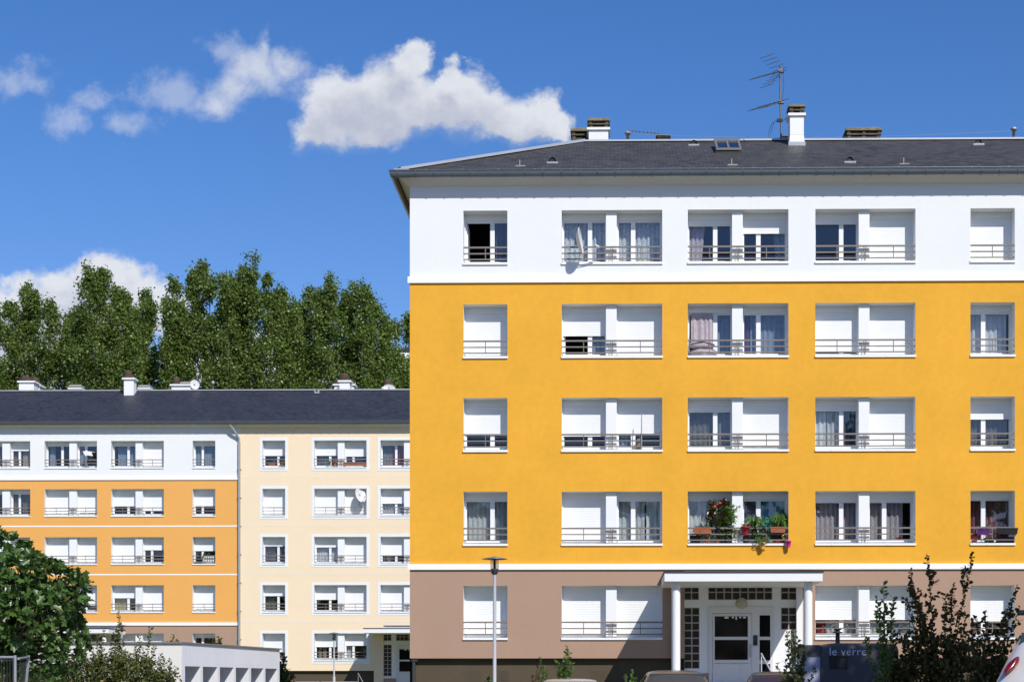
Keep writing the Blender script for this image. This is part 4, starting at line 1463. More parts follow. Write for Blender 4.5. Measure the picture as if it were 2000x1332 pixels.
def stem_plant(name, label, cat, base, tips, leaf, mat, stemmat, per_m=34, twig=0.16, start=0.25, width=0.75, group=None, seed=0, sides=6, r=0.014, bush=None):
    """shrub of arching shoots: base point, shoot tips (world), leaves in pairs along shoots and short side twigs; bush=(n, rx, ry, z0, z1) adds a dense foot"""
    global rng
    keep, rng = rng, np.random.default_rng(seed + 100)
    root = thing(name, label, cat, base, group)
    tr = MB()
    P, D, SZ = [], [], []

    def leaves(pts, dens, s0, s1=1.0):
        L = sum((pts[i + 1] - pts[i]).length for i in range(len(pts) - 1))
        n = max(3, int(L * dens))
        for k in range(n):
            t = s0 + (s1 - s0) * (k + rng.uniform(-.4, .4)) / n
            t = min(0.999, max(0, t)) * (len(pts) - 1)
            i = int(t)
            p = pts[i].lerp(pts[i + 1], t - i)
            ax = (pts[i + 1] - pts[i]).normalized()
            side = Vector(rng.normal(size=3))
            side = (side - ax * side.dot(ax)).normalized()
            P.append(p)
            D.append(side * 0.9 + ax * rng.uniform(.2, .8) + Vector((0, 0, rng.uniform(-.35, .25))))
            SZ.append(leaf * rng.uniform(.6, 1.2))
    b = Vector(base)
    for tp in tips:
        tp = Vector(tp)
        mid = b.lerp(tp, 0.5) + Vector(((b.x - tp.x) * 0.12, 0, 0.05 * (tp.z - b.z)))
        pts = []
        j = Vector(rng.normal(size=3)) * 0.03
        for k in range(9):
            t = k / 8
            pts.append(b * (1 - t) ** 2 + mid * 2 * t * (1 - t) + tp * t * t + j * math.sin(5 * t))
        tr.tube(pts, list(np.linspace(r, r * .25, 9)), 5)
        leaves(pts, per_m, start)
        L = (tp - b).length
        for q in range(int(L * 5)):
            t = rng.uniform(start, .93) * 8
            i = int(t)
            p = pts[i].lerp(pts[i + 1], t - i)
            th = rng.uniform(0, 2 * math.pi)
            ln = twig * rng.uniform(.4, 1.5) * (1.15 - t / 9)
            e = p + Vector((math.cos(th) * ln, math.sin(th) * ln, ln * rng.uniform(.3, 1.1)))
            tr.tube([p, p.lerp(e, .5) + Vector((0, 0, .01)), e], [r * .4, r * .3, r * .15], 4, cap=False)
            leaves([p, p.lerp(e, .5), e], per_m * 1.2, 0.15)
    if bush:
        n, rx, ry, z0, z1 = bush
        for k in range(n):
            a, q = rng.uniform(0, 2 * math.pi), math.sqrt(rng.uniform(0, 1))
            zz = rng.uniform(z0, z1)
            tap = 1 - 0.45 * max(0, (zz - z0) / (z1 - z0)) ** 2
            c = Vector((b.x + rx * q * math.cos(a) * tap, b.y + ry * q * math.sin(a) * tap, zz))
            for m in range(7):
                P.append(c + Vector(rng.normal(size=3)) * 0.07)
                D.append(Vector(rng.normal(size=3)) + Vector((0, 0, .2)))
                SZ.append(leaf * rng.uniform(.6, 1.2))
            if k % 9 == 0:
                tr.tube(wiggle((b.x + (c.x - b.x) * .2, b.y, b.z), c, 4, .1), [r * .8, r * .6, r * .4, r * .3, r * .15], 4)
    tr.build('stem', stemmat, root)
    leaf_mesh('foliage', np.array(P), np.array(D), np.array(SZ), mat, root, width, sides, 0.08)
    rng = keep
    return root


def pts(lst, Y, jit=0.25):
    out = []
    for px, py in lst:
        yy = Y + random.uniform(-jit, jit)
        x, z = at(px, py, yy)
        out.append((x, yy, z))
    return out


def gp(px, Y):
    return (at(px, 1330, Y)[0], Y, ground_z(at(px, 1330, Y)[0], Y))


# dark shrubs standing in the shade in front of the ground floor on the right
SY = -18.0
stem_plant('shrub', 'tall dark shrub with two high forked shoots reaching the yellow wall', 'shrub', gp(1838, SY),
           pts([(1808, 1080), (1902, 1076), (1782, 1114), (1776, 1138), (1872, 1140), (1850, 1160), (1762, 1165), (1880, 1200), (1796, 1180), (1820, 1215), (1885, 1240), (1752, 1230)], SY),
           0.082, M['darkleaf'], M['darkstem'], 32, .30, .28, .90, 'shaded shrubs by the glass bank', 1, bush=(360, 1.0, .7, -0.9, 0.95))
stem_plant('shrub', 'dark shrub with one shoot leaning out to the right in front of the last shutter', 'shrub', gp(1925, SY + .6),
           pts([(1986, 1142), (1990, 1180), (1960, 1190), (1922, 1192), (1905, 1202), (1946, 1226), (2004, 1230), (1898, 1230), (2010, 1262)], SY + .6),
           0.082, M['darkleaf'], M['darkstem'], 32, .28, .30, .90, 'shaded shrubs by the glass bank', 2, bush=(290, 1.0, .7, -0.9, 0.62))
stem_plant('shrub', 'dark leafy shrub covering the right half of the glass bank', 'shrub', gp(1752, SY + .3),
           pts([(1748, 1232), (1772, 1238), (1740, 1262), (1716, 1262), (1728, 1285), (1786, 1250), (1800, 1245)], SY + .3),
           0.085, M['darkleaf'], M['darkstem'], 36, .15, .4, .95, 'shaded shrubs by the glass bank', 3, bush=(230, .55, .5, -0.9, 0.42))
stem_plant('shrub', 'slim fresh green sapling rising before the white shutter, its tip in the sun', 'shrub', gp(1732, SY - .5),
           pts([(1727, 1139), (1744, 1170), (1712, 1166), (1722, 1228), (1690, 1242)], SY - .5, .05),
           0.095, M['freshleaf'], M['stem'], 24, .10, .45, .62, None, 4)
stem_plant('shrub', 'straggly olive shrub with reddish twigs beside the porch column', 'shrub', gp(1552, SY + 1),
           pts([(1536, 1222), (1556, 1232), (1546, 1252), (1562, 1250), (1572, 1262), (1580, 1278), (1536, 1285), (1590, 1300), (1520, 1290)], SY + 1, .2),
           0.085, M['olive'], M['darkstem'], 30, .10, .35, .70, None, 5, bush=(120, .32, .3, -0.8, 0.15))
# low growth along the plinth
for i, (b, tps, lf, mt, lab) in enumerate((
        (1096, [(1106, 1262), (1114, 1275), (1092, 1290), (1100, 1300), (1118, 1296)], .10, 'freshleaf', 'leggy weed with a drooping seed head growing against the plinth'),
        (1060, [(1056, 1281), (1064, 1300), (1072, 1305)], .07, 'freshleaf', 'thin pale green weed between two taller ones at the plinth'),
        (1045, [(1046, 1298), (1040, 1315), (1050, 1318)], .06, 'begonia', 'reddish brown weed stalk by the lamp post'),
        (1228, [(1234, 1305), (1222, 1318), (1240, 1320)], .08, 'plantleaf', 'lone green weed in the shadow of the porch'),
        (958, [(952, 1322), (962, 1324), (945, 1327)], .09, 'freshleaf', 'low green tuft at the foot of the grey lamp post'))):
    yy = -6.6
    bx, by, bz = gp(b, yy)
    stem_plant('weed', lab, 'plant', (bx, by, bz), pts(tps, yy, .1), lf, M[mt], M['stem'], 34, .10, .45, .6, None, 20 + i, r=.009)

# hedge of olive shrubs in front of the shed
HY = -16.5
HG = 'hedge shrubs before the white shed'
for i, (b, tps, bw, zt, lab) in enumerate((
        (-10, [(-20, 1285), (5, 1280), (-30, 1270)], .6, .2, 'hedge shrub at the frame edge behind the fence wires'),
        (38, [(30, 1282), (45, 1278), (20, 1290)], .55, .25, 'hedge shrub between the two steel fence posts'),
        (85, [(60, 1275), (80, 1262), (100, 1258), (112, 1270)], .55, .38, 'low hedge shrub half hidden by the temporary fence'),
        (130, [(118, 1262), (140, 1268), (155, 1252), (165, 1272)], .5, .45, 'hedge shrub behind the slim pale lamp pole'),
        (185, [(190, 1238), (178, 1262), (200, 1225), (205, 1268), (170, 1275)], .5, .5, 'hedge shrub with two thin upright shoots left of the dense spire'),
        (228, [(228, 1198), (234, 1215), (222, 1235), (240, 1245), (218, 1252)], .45, .6, 'densest hedge shrub with a pointed spire rising above the shed roof'),
        (272, [(270, 1240), (296, 1228), (262, 1262), (285, 1258), (300, 1262)], .5, .5, 'hedge shrub with a lone feathery shoot topping the shed roof'),
        (318, [(310, 1275), (330, 1288), (322, 1280), (342, 1300), (336, 1312)], .4, .22, 'last hedge shrub, tapering down before the shed corner'))):
    stem_plant('hedge_shrub', lab, 'shrub', gp(b, HY), pts(tps, HY, .25), .068, M['olive'], M['stem'], 46, .12, .3, .55, HG, 40 + i,
               sides=4, r=.010, bush=(680, bw, .45, -0.95, zt + .08))
stem_plant('shrub', 'small green shrub at the far corner of the white shed', 'shrub', gp(552, 20), pts([(549, 1290), (556, 1282), (545, 1305), (562, 1306), (570, 1318), (553, 1272)], 20, .2),
           .16, M['olive'], M['stem'], 26, .25, .3, .6, None, 61, sides=4, bush=(120, .45, .4, -0.9, 0.6))
for i, (b, tps, lab) in enumerate(((335, [(338, 1240), (344, 1248), (328, 1250)], 'lone sprig showing above the shed roof below the brown wall'),
                                   (420, [(430, 1242), (424, 1250), (415, 1252)], 'leaning sprig showing above the shed roof under the last brown window'))):
    stem_plant('weed', lab, 'plant', gp(b, 8.0), pts(tps, 8.0, .1), .14, M['olive'], M['stem'], 16, .12, .5, .6, None, 70 + i, sides=4)


def shade_tree():
    """the roadside tree whose shade lies over the glass bank and its shrubs; it stands to the right of the view"""
    base = (12.6, -25.5, -1.0)
    root = thing('roadside_tree', 'broad leafy roadside tree shading the glass bank and shrubs', 'tree', base)
    tr = MB()
    tr.tube(wiggle(base, (12.6, -25.5, 6), 5, .03), [.25, .22, .2, .18, .15, .1], 9)
    P, D, SZ = [], [], []
    c = Vector((12.6, -25.5, 8.6))
    for k in range(520):
        q = Vector(rng.normal(size=3)).normalized() * rng.uniform(.25, 1) ** .5
        p = c + Vector((q.x * 4.3, q.y * 4.3, q.z * 3.6))
        if k % 12 == 0: tr.tube(wiggle((12.6, -25.5, 4.5), p, 4, .1), [.09, .07, .05, .03, .015], 5)
        m = 22
        P.append(rng.normal(size=(m, 3)) * .38 + np.array(p))
        D.append(rng.normal(size=(m, 3)))
        SZ.append(rng.uniform(.2, .38, size=m))
    tr.build('trunk', M['bark'], root)
    leaf_mesh('crown', np.concatenate(P), np.concatenate(D), np.concatenate(SZ), M['fig'], root, .8, 4, .1)


shade_tree()


# ------------------------------------------------------------------ street furniture and small buildings
def street_lamp(label, px, py_top, Y, disc_px, group, loc_z=None):
    s = (Y - CAM[1]) / F
    x, zt = at(px, py_top, Y)
    zb = ground_z(x, Y) if loc_z is None else loc_z
    R_ = disc_px * s / 2
    root = thing('street_lamp', label, 'street lamp', (x, Y, zb), group)
    mb = MB()
    zh = zt - R_ * 1.0
    mb.lathe((x, Y, 0), [(0.075, zb - 0.2), (0.075, zb + 0.9), (0.046, zb + 0.95), (0.042, zh - 0.12)], 14)
    mb.build('pole', M['polegrey'], root)
    mb = MB()
    mb.lathe((x, Y, 0), [(0.05, zh - 0.14), (0.085, zh - 0.10), (0.095, zh - 0.02), (0.10, zh), (0.05, zh + 0.01)], 18)
    mb.lathe((x, Y, 0), [(0.03, zh), (0.03, zt - R_ * .30)], 10)
    mb.build('collar', M['darkmetal'], root)
    mb = MB()
    mb.lathe((x, Y, 0), [(0.105, zh), (0.115, zt - R_ * .28)], 20)
    mb.build('lamp_glass', M['lampglass'], root)
    mb = MB()
    mb.lathe((x, Y, 0), [(0.02, zt - R_ * .30), (R_ * .97, zt - R_ * .235), (R_, zt - R_ * .215), (R_ * .6, zt - R_ * .12), (R_ * .3, zt - R_ * .06), (0.02, zt)], 30)
    mb.build('lamp_shade', M['lampshade'], root)


M['lampshade'] = surf('lamp_shade_grey', (0.22, 0.24, 0.25), 0.4, 0.05, 3.0, spec=0.5, metal=0.3)
LG = 'disc-topped street lamps'
street_lamp('grey street lamp with a flat disc top in front of the taupe wall', 966, 1086, -7.0, 50, LG)
street_lamp('thin distant street lamp in front of the cream block near its entrance', 652.5, 1234, 42.0, 22, LG)
street_lamp('distant street lamp rising behind the shed and hedge', 238, 1219, 40.0, 19, LG)
street_lamp('slim pale lamp pole whose head is hidden by the round fig tree', 148, 1126, -9.5, 44, LG)


def shed():
    Y = -12.0
    xr, zt = at(355, 1256, Y)
    xl = at(-140, 1256, Y)[0]
    xe = at(546, 1268, -5.0)[0]
    root = thing('bin_shed', 'low white flat-roofed shed with a row of upright openings behind the hedge', 'shed', (xr, Y, -1.0))
    mb = MB()
    ang = xe - xr
    yE = -5.0
    mb.face([(xl, Y, -1.2), (xr, Y, -1.2), (xr, Y, zt), (xl, Y, zt)])
    mb.face([(xl, Y, -1.2), (xl, Y, zt), (xl, yE, zt), (xl, yE, -1.2)])
    mb.face([(xl, yE, -1.2), (xl, yE, zt), (xe, yE, zt), (xe, yE, -1.2)])
    tag(mb.build('wall', M['shedcream'], root), 'cream rendered front wall')
    # end wall with deep openings between white fins
    n = 6
    D = Vector((xe - xr, yE - Y, 0))
    L = D.length
    D.normalize()
    N_ = Vector((D.y, -D.x, 0))
    z_head = at(370, 1300, Y)[1]
    def P(s, d, z): 
        q = Vector((xr, Y, 0)) + D * s - N_ * d
        return (q.x, q.y, z)
    first, w_ = 0.20, 0.97
    gap = (L - 2 * first - n * w_) / (n - 1)
    sp = [(first + i * (w_ + gap), first + i * (w_ + gap) + w_) for i in range(n)]
    mb = MB()
    mb.face([P(0, 0, z_head), P(L, 0, z_head), P(L, 0, zt), P(0, 0, zt)])
    edges = [0] + [v for s in sp for v in s] + [L]
    for a, b in zip(edges[::2], edges[1::2]):
        mb.face([P(a, 0, -1.2), P(b, 0, -1.2), P(b, 0, z_head), P(a, 0, z_head)])
    dp = 0.50
    for a, b in sp:
        mb.face([P(a, 0, -1.2), P(a, 0, z_head), P(a, dp, z_head), P(a, dp, -1.2)])
        mb.face([P(b, 0, -1.2), P(b, dp, -1.2), P(b, dp, z_head), P(b, 0, z_head)])
        mb.face([P(a, 0, z_head), P(b, 0, z_head), P(b, dp, z_head), P(a, dp, z_head)])
    tag(mb.build('wall', M['shedwhite'], root), 'white end wall with upright openings')
    for a, b in sp:
        mb = MB()
        m = 5
        for k in range(m):
            u, v = a + (b - a) * k / m + 0.008, a + (b - a) * (k + 1) / m - 0.008
            c = [P(u, dp - 0.03, -1.2), P(v, dp - 0.03, -1.2), P(v, dp - 0.03, z_head), P(u, dp - 0.03, z_head)]
            mb.face(c)
        mb.face([P(a, dp, -1.2), P(b, dp, -1.2), P(b, dp, z_head), P(a, dp, z_head)], 1)
        mb.build('board_panel', [M['slatgrey'], M['black']], root)
    mb = MB()
    e = 0.05
    o = [(xl - e, Y - e), (xr + e * .5, Y - e), (xe + e, yE + e), (xl - e, yE + e)]
    lo, hi = [(x, y, zt) for x, y in o], [(x, y, zt + 0.035) for x, y in o]
    mb.face(hi)
    mb.face(lo[::-1])
    for i in range(4):
        j = (i + 1) % 4
        mb.face([lo[i], lo[j], hi[j], hi[i]])
    mb.build('roof', M['coping'], root)


shed()


M['wire'] = surf('dull_wire', (0.10, 0.105, 0.11), 0.6, 0.1, 5.0)


def fence():
    Y = -24.0
    g = -1.0
    x0, zt = at(-60, 1282, Y)
    xm = at(29.5, 1281, Y)[0]
    root = thing('fence_panel', 'grey temporary fence panel of steel tubes and thin wires at the lower left', 'fence', (xm, Y, g))
    zt = at(10, 1283, Y)[1]
    mb = MB()
    mb.tube([(x0, Y, zt), (xm, Y, zt)], 0.021, 8)
    mb.tube([(xm, Y, g), (xm, Y, zt + 0.03)], 0.024, 8)
    mb.tube([(x0, Y, g), (x0, Y, zt)], 0.021, 8)
    mb.tube([(x0, Y, g + .12), (xm, Y, g + .12)], 0.02, 8)
    mb.build('frame', M['steel'], root)
    mb = MB()
    x = x0 + 0.045
    while x < xm - .02:
        mb.tube([(x, Y, g + .12), (x, Y, zt)], 0.0022, 4, cap=False)
        x += 0.045
    for zz in (zt - 0.05, zt - 0.5, zt - .95):
        mb.tube([(x0, Y + .006, zz), (xm, Y + .006, zz)], 0.003, 4, cap=False)
    mb.build('wire_mesh', M['wire'], root)
    root = thing('fence_panel', 'leaning end panel of the temporary fence, turned towards the hedge', 'fence', (xm + .06, Y, g))
    a0 = Vector((xm + .05, Y, 0))
    a1 = Vector((at(47, 1300, Y + 1.2)[0], Y + 1.2, 0))
    lean = Vector((0.075, 0, 0))
    mb = MB()
    mb.tube([a0 + Vector((0, 0, zt - .02)), a1 + lean + Vector((0, 0, zt + 0.02))], 0.02, 8)
    mb.tube([a1 - lean + Vector((0, 0, g)), a1 + lean + Vector((0, 0, zt + 0.05))], 0.024, 8)
    mb.build('frame', M['steel'], root)
    mb = MB()
    for k in range(1, 9):
        p = a0.lerp(a1, k / 9)
        mb.tube([p + Vector((0, 0, g + .1)), p + lean * (k / 9) + Vector((0, 0, zt))], 0.0022, 4, cap=False)
    mb.build('wire_mesh', M['wire'], root)


fence()


def glass_bank():
    Y = -14.0
    g = ground_z(7, Y)
    x0 = at(1604, 1300, Y)[0]
    x1 = at(1755, 1300, Y)[0]
    zt = at(1640, 1256, Y)[1]
    root = thing('glass_bank', 'dark grey glass recycling bank with white lettering and a lifting knob on top', 'recycling bank', ((x0 + x1) / 2, Y, g))
    d = 1.5
    xl = at(1571, 1300, Y)[0]
    mb = MB()
    b = 0.06
    prof = [(-b, g), (-b, zt - 0.16), (-b * .6, zt - 0.06), (0.05, zt - 0.01), (0.25, zt + 0.015)]
    loops = []
    for ins, z in prof:
        a = ins + b
        loops.append([(x0 + a, Y + a, z), (x1 - a, Y + a, z), (x1 - a, Y + d - a, z), (x0 + a, Y + d - a, z)])
    mb.grid(loops, 0, False, True)
    mb.face(loops[-1])
    mb.build('body', M['bottlebank'], root)
    mb = MB()
    mb.box(x0 + .01, x1 - .01, Y + .005, Y + d - .01, zt - .155, zt - .135)
    mb.build('lid_seam', M['black'], root)
    mb = MB()
    mb.box(xl, x0 - 0.012, Y + 0.05, Y + d - .1, g, zt - 0.27)
    tag(mb.build('side_box', M['bankside'], root), 'pale grey side box')
    mb = MB()
    mb.box(xl - .005, x0 - 0.005, Y + 0.03, Y + d - .08, zt - 0.27, zt - 0.03)
    mb.build('side_box_lid', M['bottlebank'], root)
    mb = MB()
    xa, z1 = at(1620, 1282, Y)
    xb, z0 = at(1655, 1306, Y)
    mb.box(xa, xb, Y - 0.012, Y + 0.02, z0, z1)
    mb.box(xa - .02, xb + .02, Y - 0.03, Y - 0.002, z1, z1 + .02)
    mb.build('slot', M['black'], root)
    xk, zk = at(1636, 1228, Y + .6)
    mb = MB()
    mb.lathe((xk, Y + .6, 0), [(0.05, zt - .02), (0.045, zk - .09), (0.11, zk - .085), (0.11, zk - .06), (0.05, zk - .055), (0.05, zk - .02), (0.085, zk - .015), (0.08, zk + .01)], 16)
    mb.build('lifting_knob', M['darkmetal'], root)
    cu = bpy.data.curves.new('lettering', 'FONT')
    cu.body = 'le verre'
    cu.size = 0.235
    cu.extrude = 0.002
    cu.space_character = 1.06
    tx, tz = at(1619, 1279, Y)
    tmp = bpy.data.objects.new('lettering_curve', cu)
    me = bpy.data.meshes.new_from_object(tmp)
    bpy.data.objects.remove(tmp)
    bpy.data.curves.remove(cu)
    me.name = 'lettering'
    me.transform(Matrix.Translation(Vector((tx, Y - 0.004, tz)) - OFF[root.name]) @ Matrix.Rotation(R(90), 4, 'X'))
    link('lettering', me, M['lettering'], root)


glass_bank()


# ------------------------------------------------------------------ cars
def car_paint(name, rgb, metal=0.4):
    m, N, b = principled(name, rgb, 0.32, 0.5, metal)
    b.inputs['Coat Weight'].default_value = 0.35
    b.inputs['Coat Roughness'].default_value = 0.12
    tc = N.n('ShaderNodeTexCoord').outputs['Object']
    N.put(b.inputs['Base Color'], N.mix(N.noise(tc, 3, 4), tuple(c * .9 for c in rgb) + (1,), tuple(min(1, c * 1.1) for c in rgb) + (1,)))
    return m


M['carglass'] = surf('car_glass', (0.035, 0.05, 0.05), 0.06, 0.2, 1.5, spec=0.8)
M['tyre'] = surf('tyre', (0.02, 0.02, 0.02), 0.9, 0.2, 8.0)
M['rim'] = surf('wheel_rim', (0.45, 0.46, 0.48), 0.35, 0.05, 5.0, metal=0.6)
M['taillight'] = surf('tail_light', (0.16, 0.006, 0.010), 0.18, 0.35, 14.0, spec=0.5)
M['clearlight'] = surf('head_light', (0.6, 0.62, 0.65), 0.1, 0.1, 9.0, spec=0.7)


def car(label, cx, cy, g, H, paint, rz=0.0, W=1.76, L=4.1, high_lights=False, rails=False):
    """hatchback, rear towards -y; local metres"""
    root = thing('parked_car', label, 'car', (cx, cy, g), None, rz)
    hb = 0.30
    belt = H * 0.60
    # stations: y, belt height, roof height, half width at belt, half width at roof, bottom
    k = H / 1.48
    st = [(-L / 2 + 0.02, .78 * k, .80 * k, W * .43, W * .40, .42), (-L / 2 + .05, .86 * k, .98 * k, W * .48, W * .42, .30),
          (-L / 2 + .18, belt, 1.12 * k, W * .495, W * .415, .25), (-L / 2 + .38, belt, 1.33 * k, W * .5, W * .385, .25),
          (-L / 2 + .62, belt, 1.44 * k, W * .5, W * .375, .25), (-L / 2 + 1.2, belt, 1.48 * k, W * .5, W * .37, .25),
          (-.10, belt, 1.48 * k, W * .5, W * .37, .25), (.35, belt, 1.40 * k, W * .5, W * .375, .25),
          (.80, belt * .99, 1.16 * k, W * .5, W * .40, .25), (1.12, belt * .98, .97 * k, W * .5, W * .43, .25),
          (1.6, .83 * k, .88 * k, W * .49, W * .42, .25), (L / 2 - .12, .72 * k, .76 * k, W * .45, W * .38, .28), (L / 2, .60 * k, .62 * k, W * .40, W * .34, .38)]
    rows = []
    for y, zb, zr, wb, wr, z0 in st:
        half = [(wb * .92, z0), (wb * .985, z0 + .12), (wb * 1.0, (z0 + zb) / 2), (wb * .985, zb), (wr + (wb - wr) * .5, zb + (zr - zb) * .5), (wr, zr - .05 * k), (wr * .86, zr - .012), (wr * .4, zr + .008)]
        half = [(x, y, z) for x, z in half]
        rows.append(half + [(-x, yy, z) for x, yy, z in half[::-1]])
    mb = MB()
    mb.grid(rows, 0, True, True)
    mb.face(rows[0])
    mb.face(rows[-1][::-1])
    body = mb.build('body', paint, root, local=True)
    sd = body.modifiers.new('smooth', 'SUBSURF')
    sd.levels = sd.render_levels = 2

    def panel(name, q, mat, off=0.012):
        q = [Vector(p) for p in q]
        nrm = (q[1] - q[0]).cross(q[3] - q[0]).normalized()
        n = 6
        rows_ = []
        for i in range(n + 1):
            rr = []
            for j in range(n + 1):
                u, v = j / n, i / n
                p = (q[0] * (1 - u) + q[1] * u) * (1 - v) + (q[3] * (1 - u) + q[2] * u) * v
                rr.append(p + nrm * (off + .025 * math.sin(math.pi * u) * math.sin(math.pi * v)))
            rows_.append(rr)
        m_ = MB()
        m_.grid(rows_)
        return m_.build(name, mat, root, local=True)
    wr = W * .385
    panel('rear_window', [(-W * .40, -L / 2 + .205, belt + .06), (W * .40, -L / 2 + .205, belt + .06), (wr * .93, -L / 2 + .50, 1.37 * k), (-wr * .93, -L / 2 + .50, 1.37 * k)], M['carglass'], .03)
    panel('windscreen', [(W * .42, 1.07, 1.0 * k), (-W * .42, 1.07, 1.0 * k), (-wr * .94, .36, 1.395 * k), (wr * .94, .36, 1.395 * k)], M['carglass'], .012)
    for s in (-1, 1):
        a = (s * W * .487, -L / 2 + .75, belt + .03)
        b = (s * W * .487, .72, belt + .03)
        c = (s * W * .392, .22, 1.36 * k)
        d = (s * W * .392, -L / 2 + .85, 1.37 * k)
        q = [a, b, c, d] if s > 0 else [b, a, d, c]
        panel('side_window', q, M['carglass'], .012)
        m_ = MB()
        zl0, zl1 = (belt + .17, belt + .335) if high_lights else (.66 * k, .92 * k)
        zm = (zl0 + zl1) / 2
        hx = .385 if high_lights else .445
        rows = []
        for q in range(9):
            u = q / 8.0
            zz = zl0 + (zl1 - zl0) * u
            hw_ = (.02 + .075 * math.sin(math.pi * u) ** .8) * (.52 if high_lights else 1.1)
            sh_ = s * (.05 - .10 * u)
            yb_ = -L / 2 + (.105 + .12 * u if high_lights else .05 + .06 * u)
            rows.append([(s * W * hx + sh_ + hw_ * math.cos(t), yb_ + .055 * math.sin(t), zz) for t in [2 * math.pi * j / 12 for j in range(12)]])
        m_.grid(rows, 0, True, True)
        m_.face(rows[0][::-1])
        m_.face(rows[-1])
        m_.build('tail_light', M['taillight'], root, local=True)
        m_ = MB()
        m_.ball((s * W * .36, L / 2 - .12, .62 * k), .16, .09, .08, 12, 6)
        m_.build('headlight', M['clearlight'], root, local=True)
        m_ = MB()
        m_.ball((s * (W * .5 + .09), .72, belt + .06), .09, .06, .075, 10, 6)
        m_.build('wing_mirror', paint, root, local=True)
        if rails:
            m_ = MB()
            m_.tube([(s * wr * .93, -L / 2 + .7, 1.44 * k), (s * wr * .93, -L / 2 + .85, 1.50 * k), (s * wr * .93, .05, 1.51 * k), (s * wr * .93, .22, 1.45 * k)], .018, 8)
            m_.build('roof_rail', M['darkmetal'], root, local=True)
        for wy in (-L / 2 + .72, L / 2 - .78):
            m_ = MB()
            ring = []
            for xx, rr in ((.10, .20), (.095, .30), (.06, .315), (-.06, .315), (-.095, .30), (-.10, .2)):
                ring.append([(s * (W * .5 - .09) + xx, wy + rr * math.cos(t), .31 + rr * math.sin(t)) for t in [2 * math.pi * j / 24 for j in range(24)]])
            m_.grid(ring, 0, True, True)
            wh = m_.build('wheel', M['tyre'], root, local=True)
            m_ = MB()
            cxx = s * (W * .5 - .005)
            m_.tube([(cxx - s * .02, wy, .31), (cxx, wy, .31)], .06, 12)
            for j in range(5):
                t = 2 * math.pi * j / 5
                m_.tube([(cxx - s * .005, wy, .31), (cxx - s * .015, wy + .20 * math.cos(t), .31 + .20 * math.sin(t))], .022, 6)
            o = m_.build('rim', M['rim'], wh, local=True)
    m_ = MB()
    m_.box(-.26, .26, -L / 2 - .012, -L / 2 + .03, .52 * k, .63 * k)
    m_.build('number_plate', M['white2'], root, local=True)
    return root


def place_car(label, pxl, pxr, py_top, Y, paint, **kw):
    xa, zt = at(pxl, py_top, Y)
    xb = at(pxr, py_top, Y)[0]
    g = -0.97
    return car(label, (xa + xb) / 2, Y + 0.6, g, (zt - g), paint, **kw)


place_car('light silver car parked left of the porch, only its roof showing', 1062, 1160, 1325, -8.5, car_paint('silver_paint', (0.50, 0.50, 0.51)), rz=R(3))
place_car('dark bronze-grey car parked in front of the porch column', 1256, 1372, 1308.5, -9.0, car_paint('bronze_paint', (0.11, 0.095, 0.085)), rz=R(2))
place_car('dark plum-coloured car parked before the entrance door, beside the olive shrub', 1466, 1582, 1311, -9.5, car_paint('plum_paint', (0.075, 0.05, 0.06)), rz=R(-4))
x_, z_ = at(1984, 1301, -34.0)
a_ = R(-21)
lx, ly = -1.90 * .365, -4.0 / 2 + .16
car('pearl white car with a dark red tail light at the lower right edge', x_ - (lx * math.cos(a_) - ly * math.sin(a_)),
    -34.0 - (lx * math.sin(a_) + ly * math.cos(a_)), -0.98, 1.67, car_paint('pearl_paint', (0.62, 0.60, 0.58), 0.15), rz=a_, W=1.90, L=4.0, high_lights=True)

# ------------------------------------------------------------------ handrails
def handrail(label, p0, p1, zt0, zt1, n=2, mat='steel', name='handrail'):
    p0, p1 = Vector(p0), Vector(p1)
    root = thing(name, label, 'handrail', tuple(p0))
    mb = MB()
    a, b = Vector((p0.x, p0.y, zt0)), Vector((p1.x, p1.y, zt1))
    mb.tube([a, b], 0.024, 10)
    mb.build('rail', M[mat], root)
    for k in range(n):
        t = k / max(1, n - 1)
        q, r_ = p0.lerp(p1, t), a.lerp(b, t)
        mb = MB()
        mb.tube([q, r_], 0.020, 8)
        mb.build('post', M[mat], root)
    return root


xa, za = at(1487, 1276, -2.5)
xb, zb = at(1496, 1332, -5.0)
handrail('sloping pale handrail on the steps before the entrance door', (xa, -2.5, -.35), (xa + .25, -5.2, -.95), za, za - .95, mat='polegrey')
xa, za = at(699.5, 1314, 43.0)
handrail('short sloping steel handrail beside the cream entrance', (xa, 43.0, -.4), (xa + .7, 41.0, -.9), za, za - .75)
xa, za = at(570, 1331, 44.0)
xb = at(698, 1331, 44.0)[0]
handrail('long level steel rail along the plinth of the cream block', (xa, 44.0, -.5), (xb, 44.0, -.5), za, za, 4)

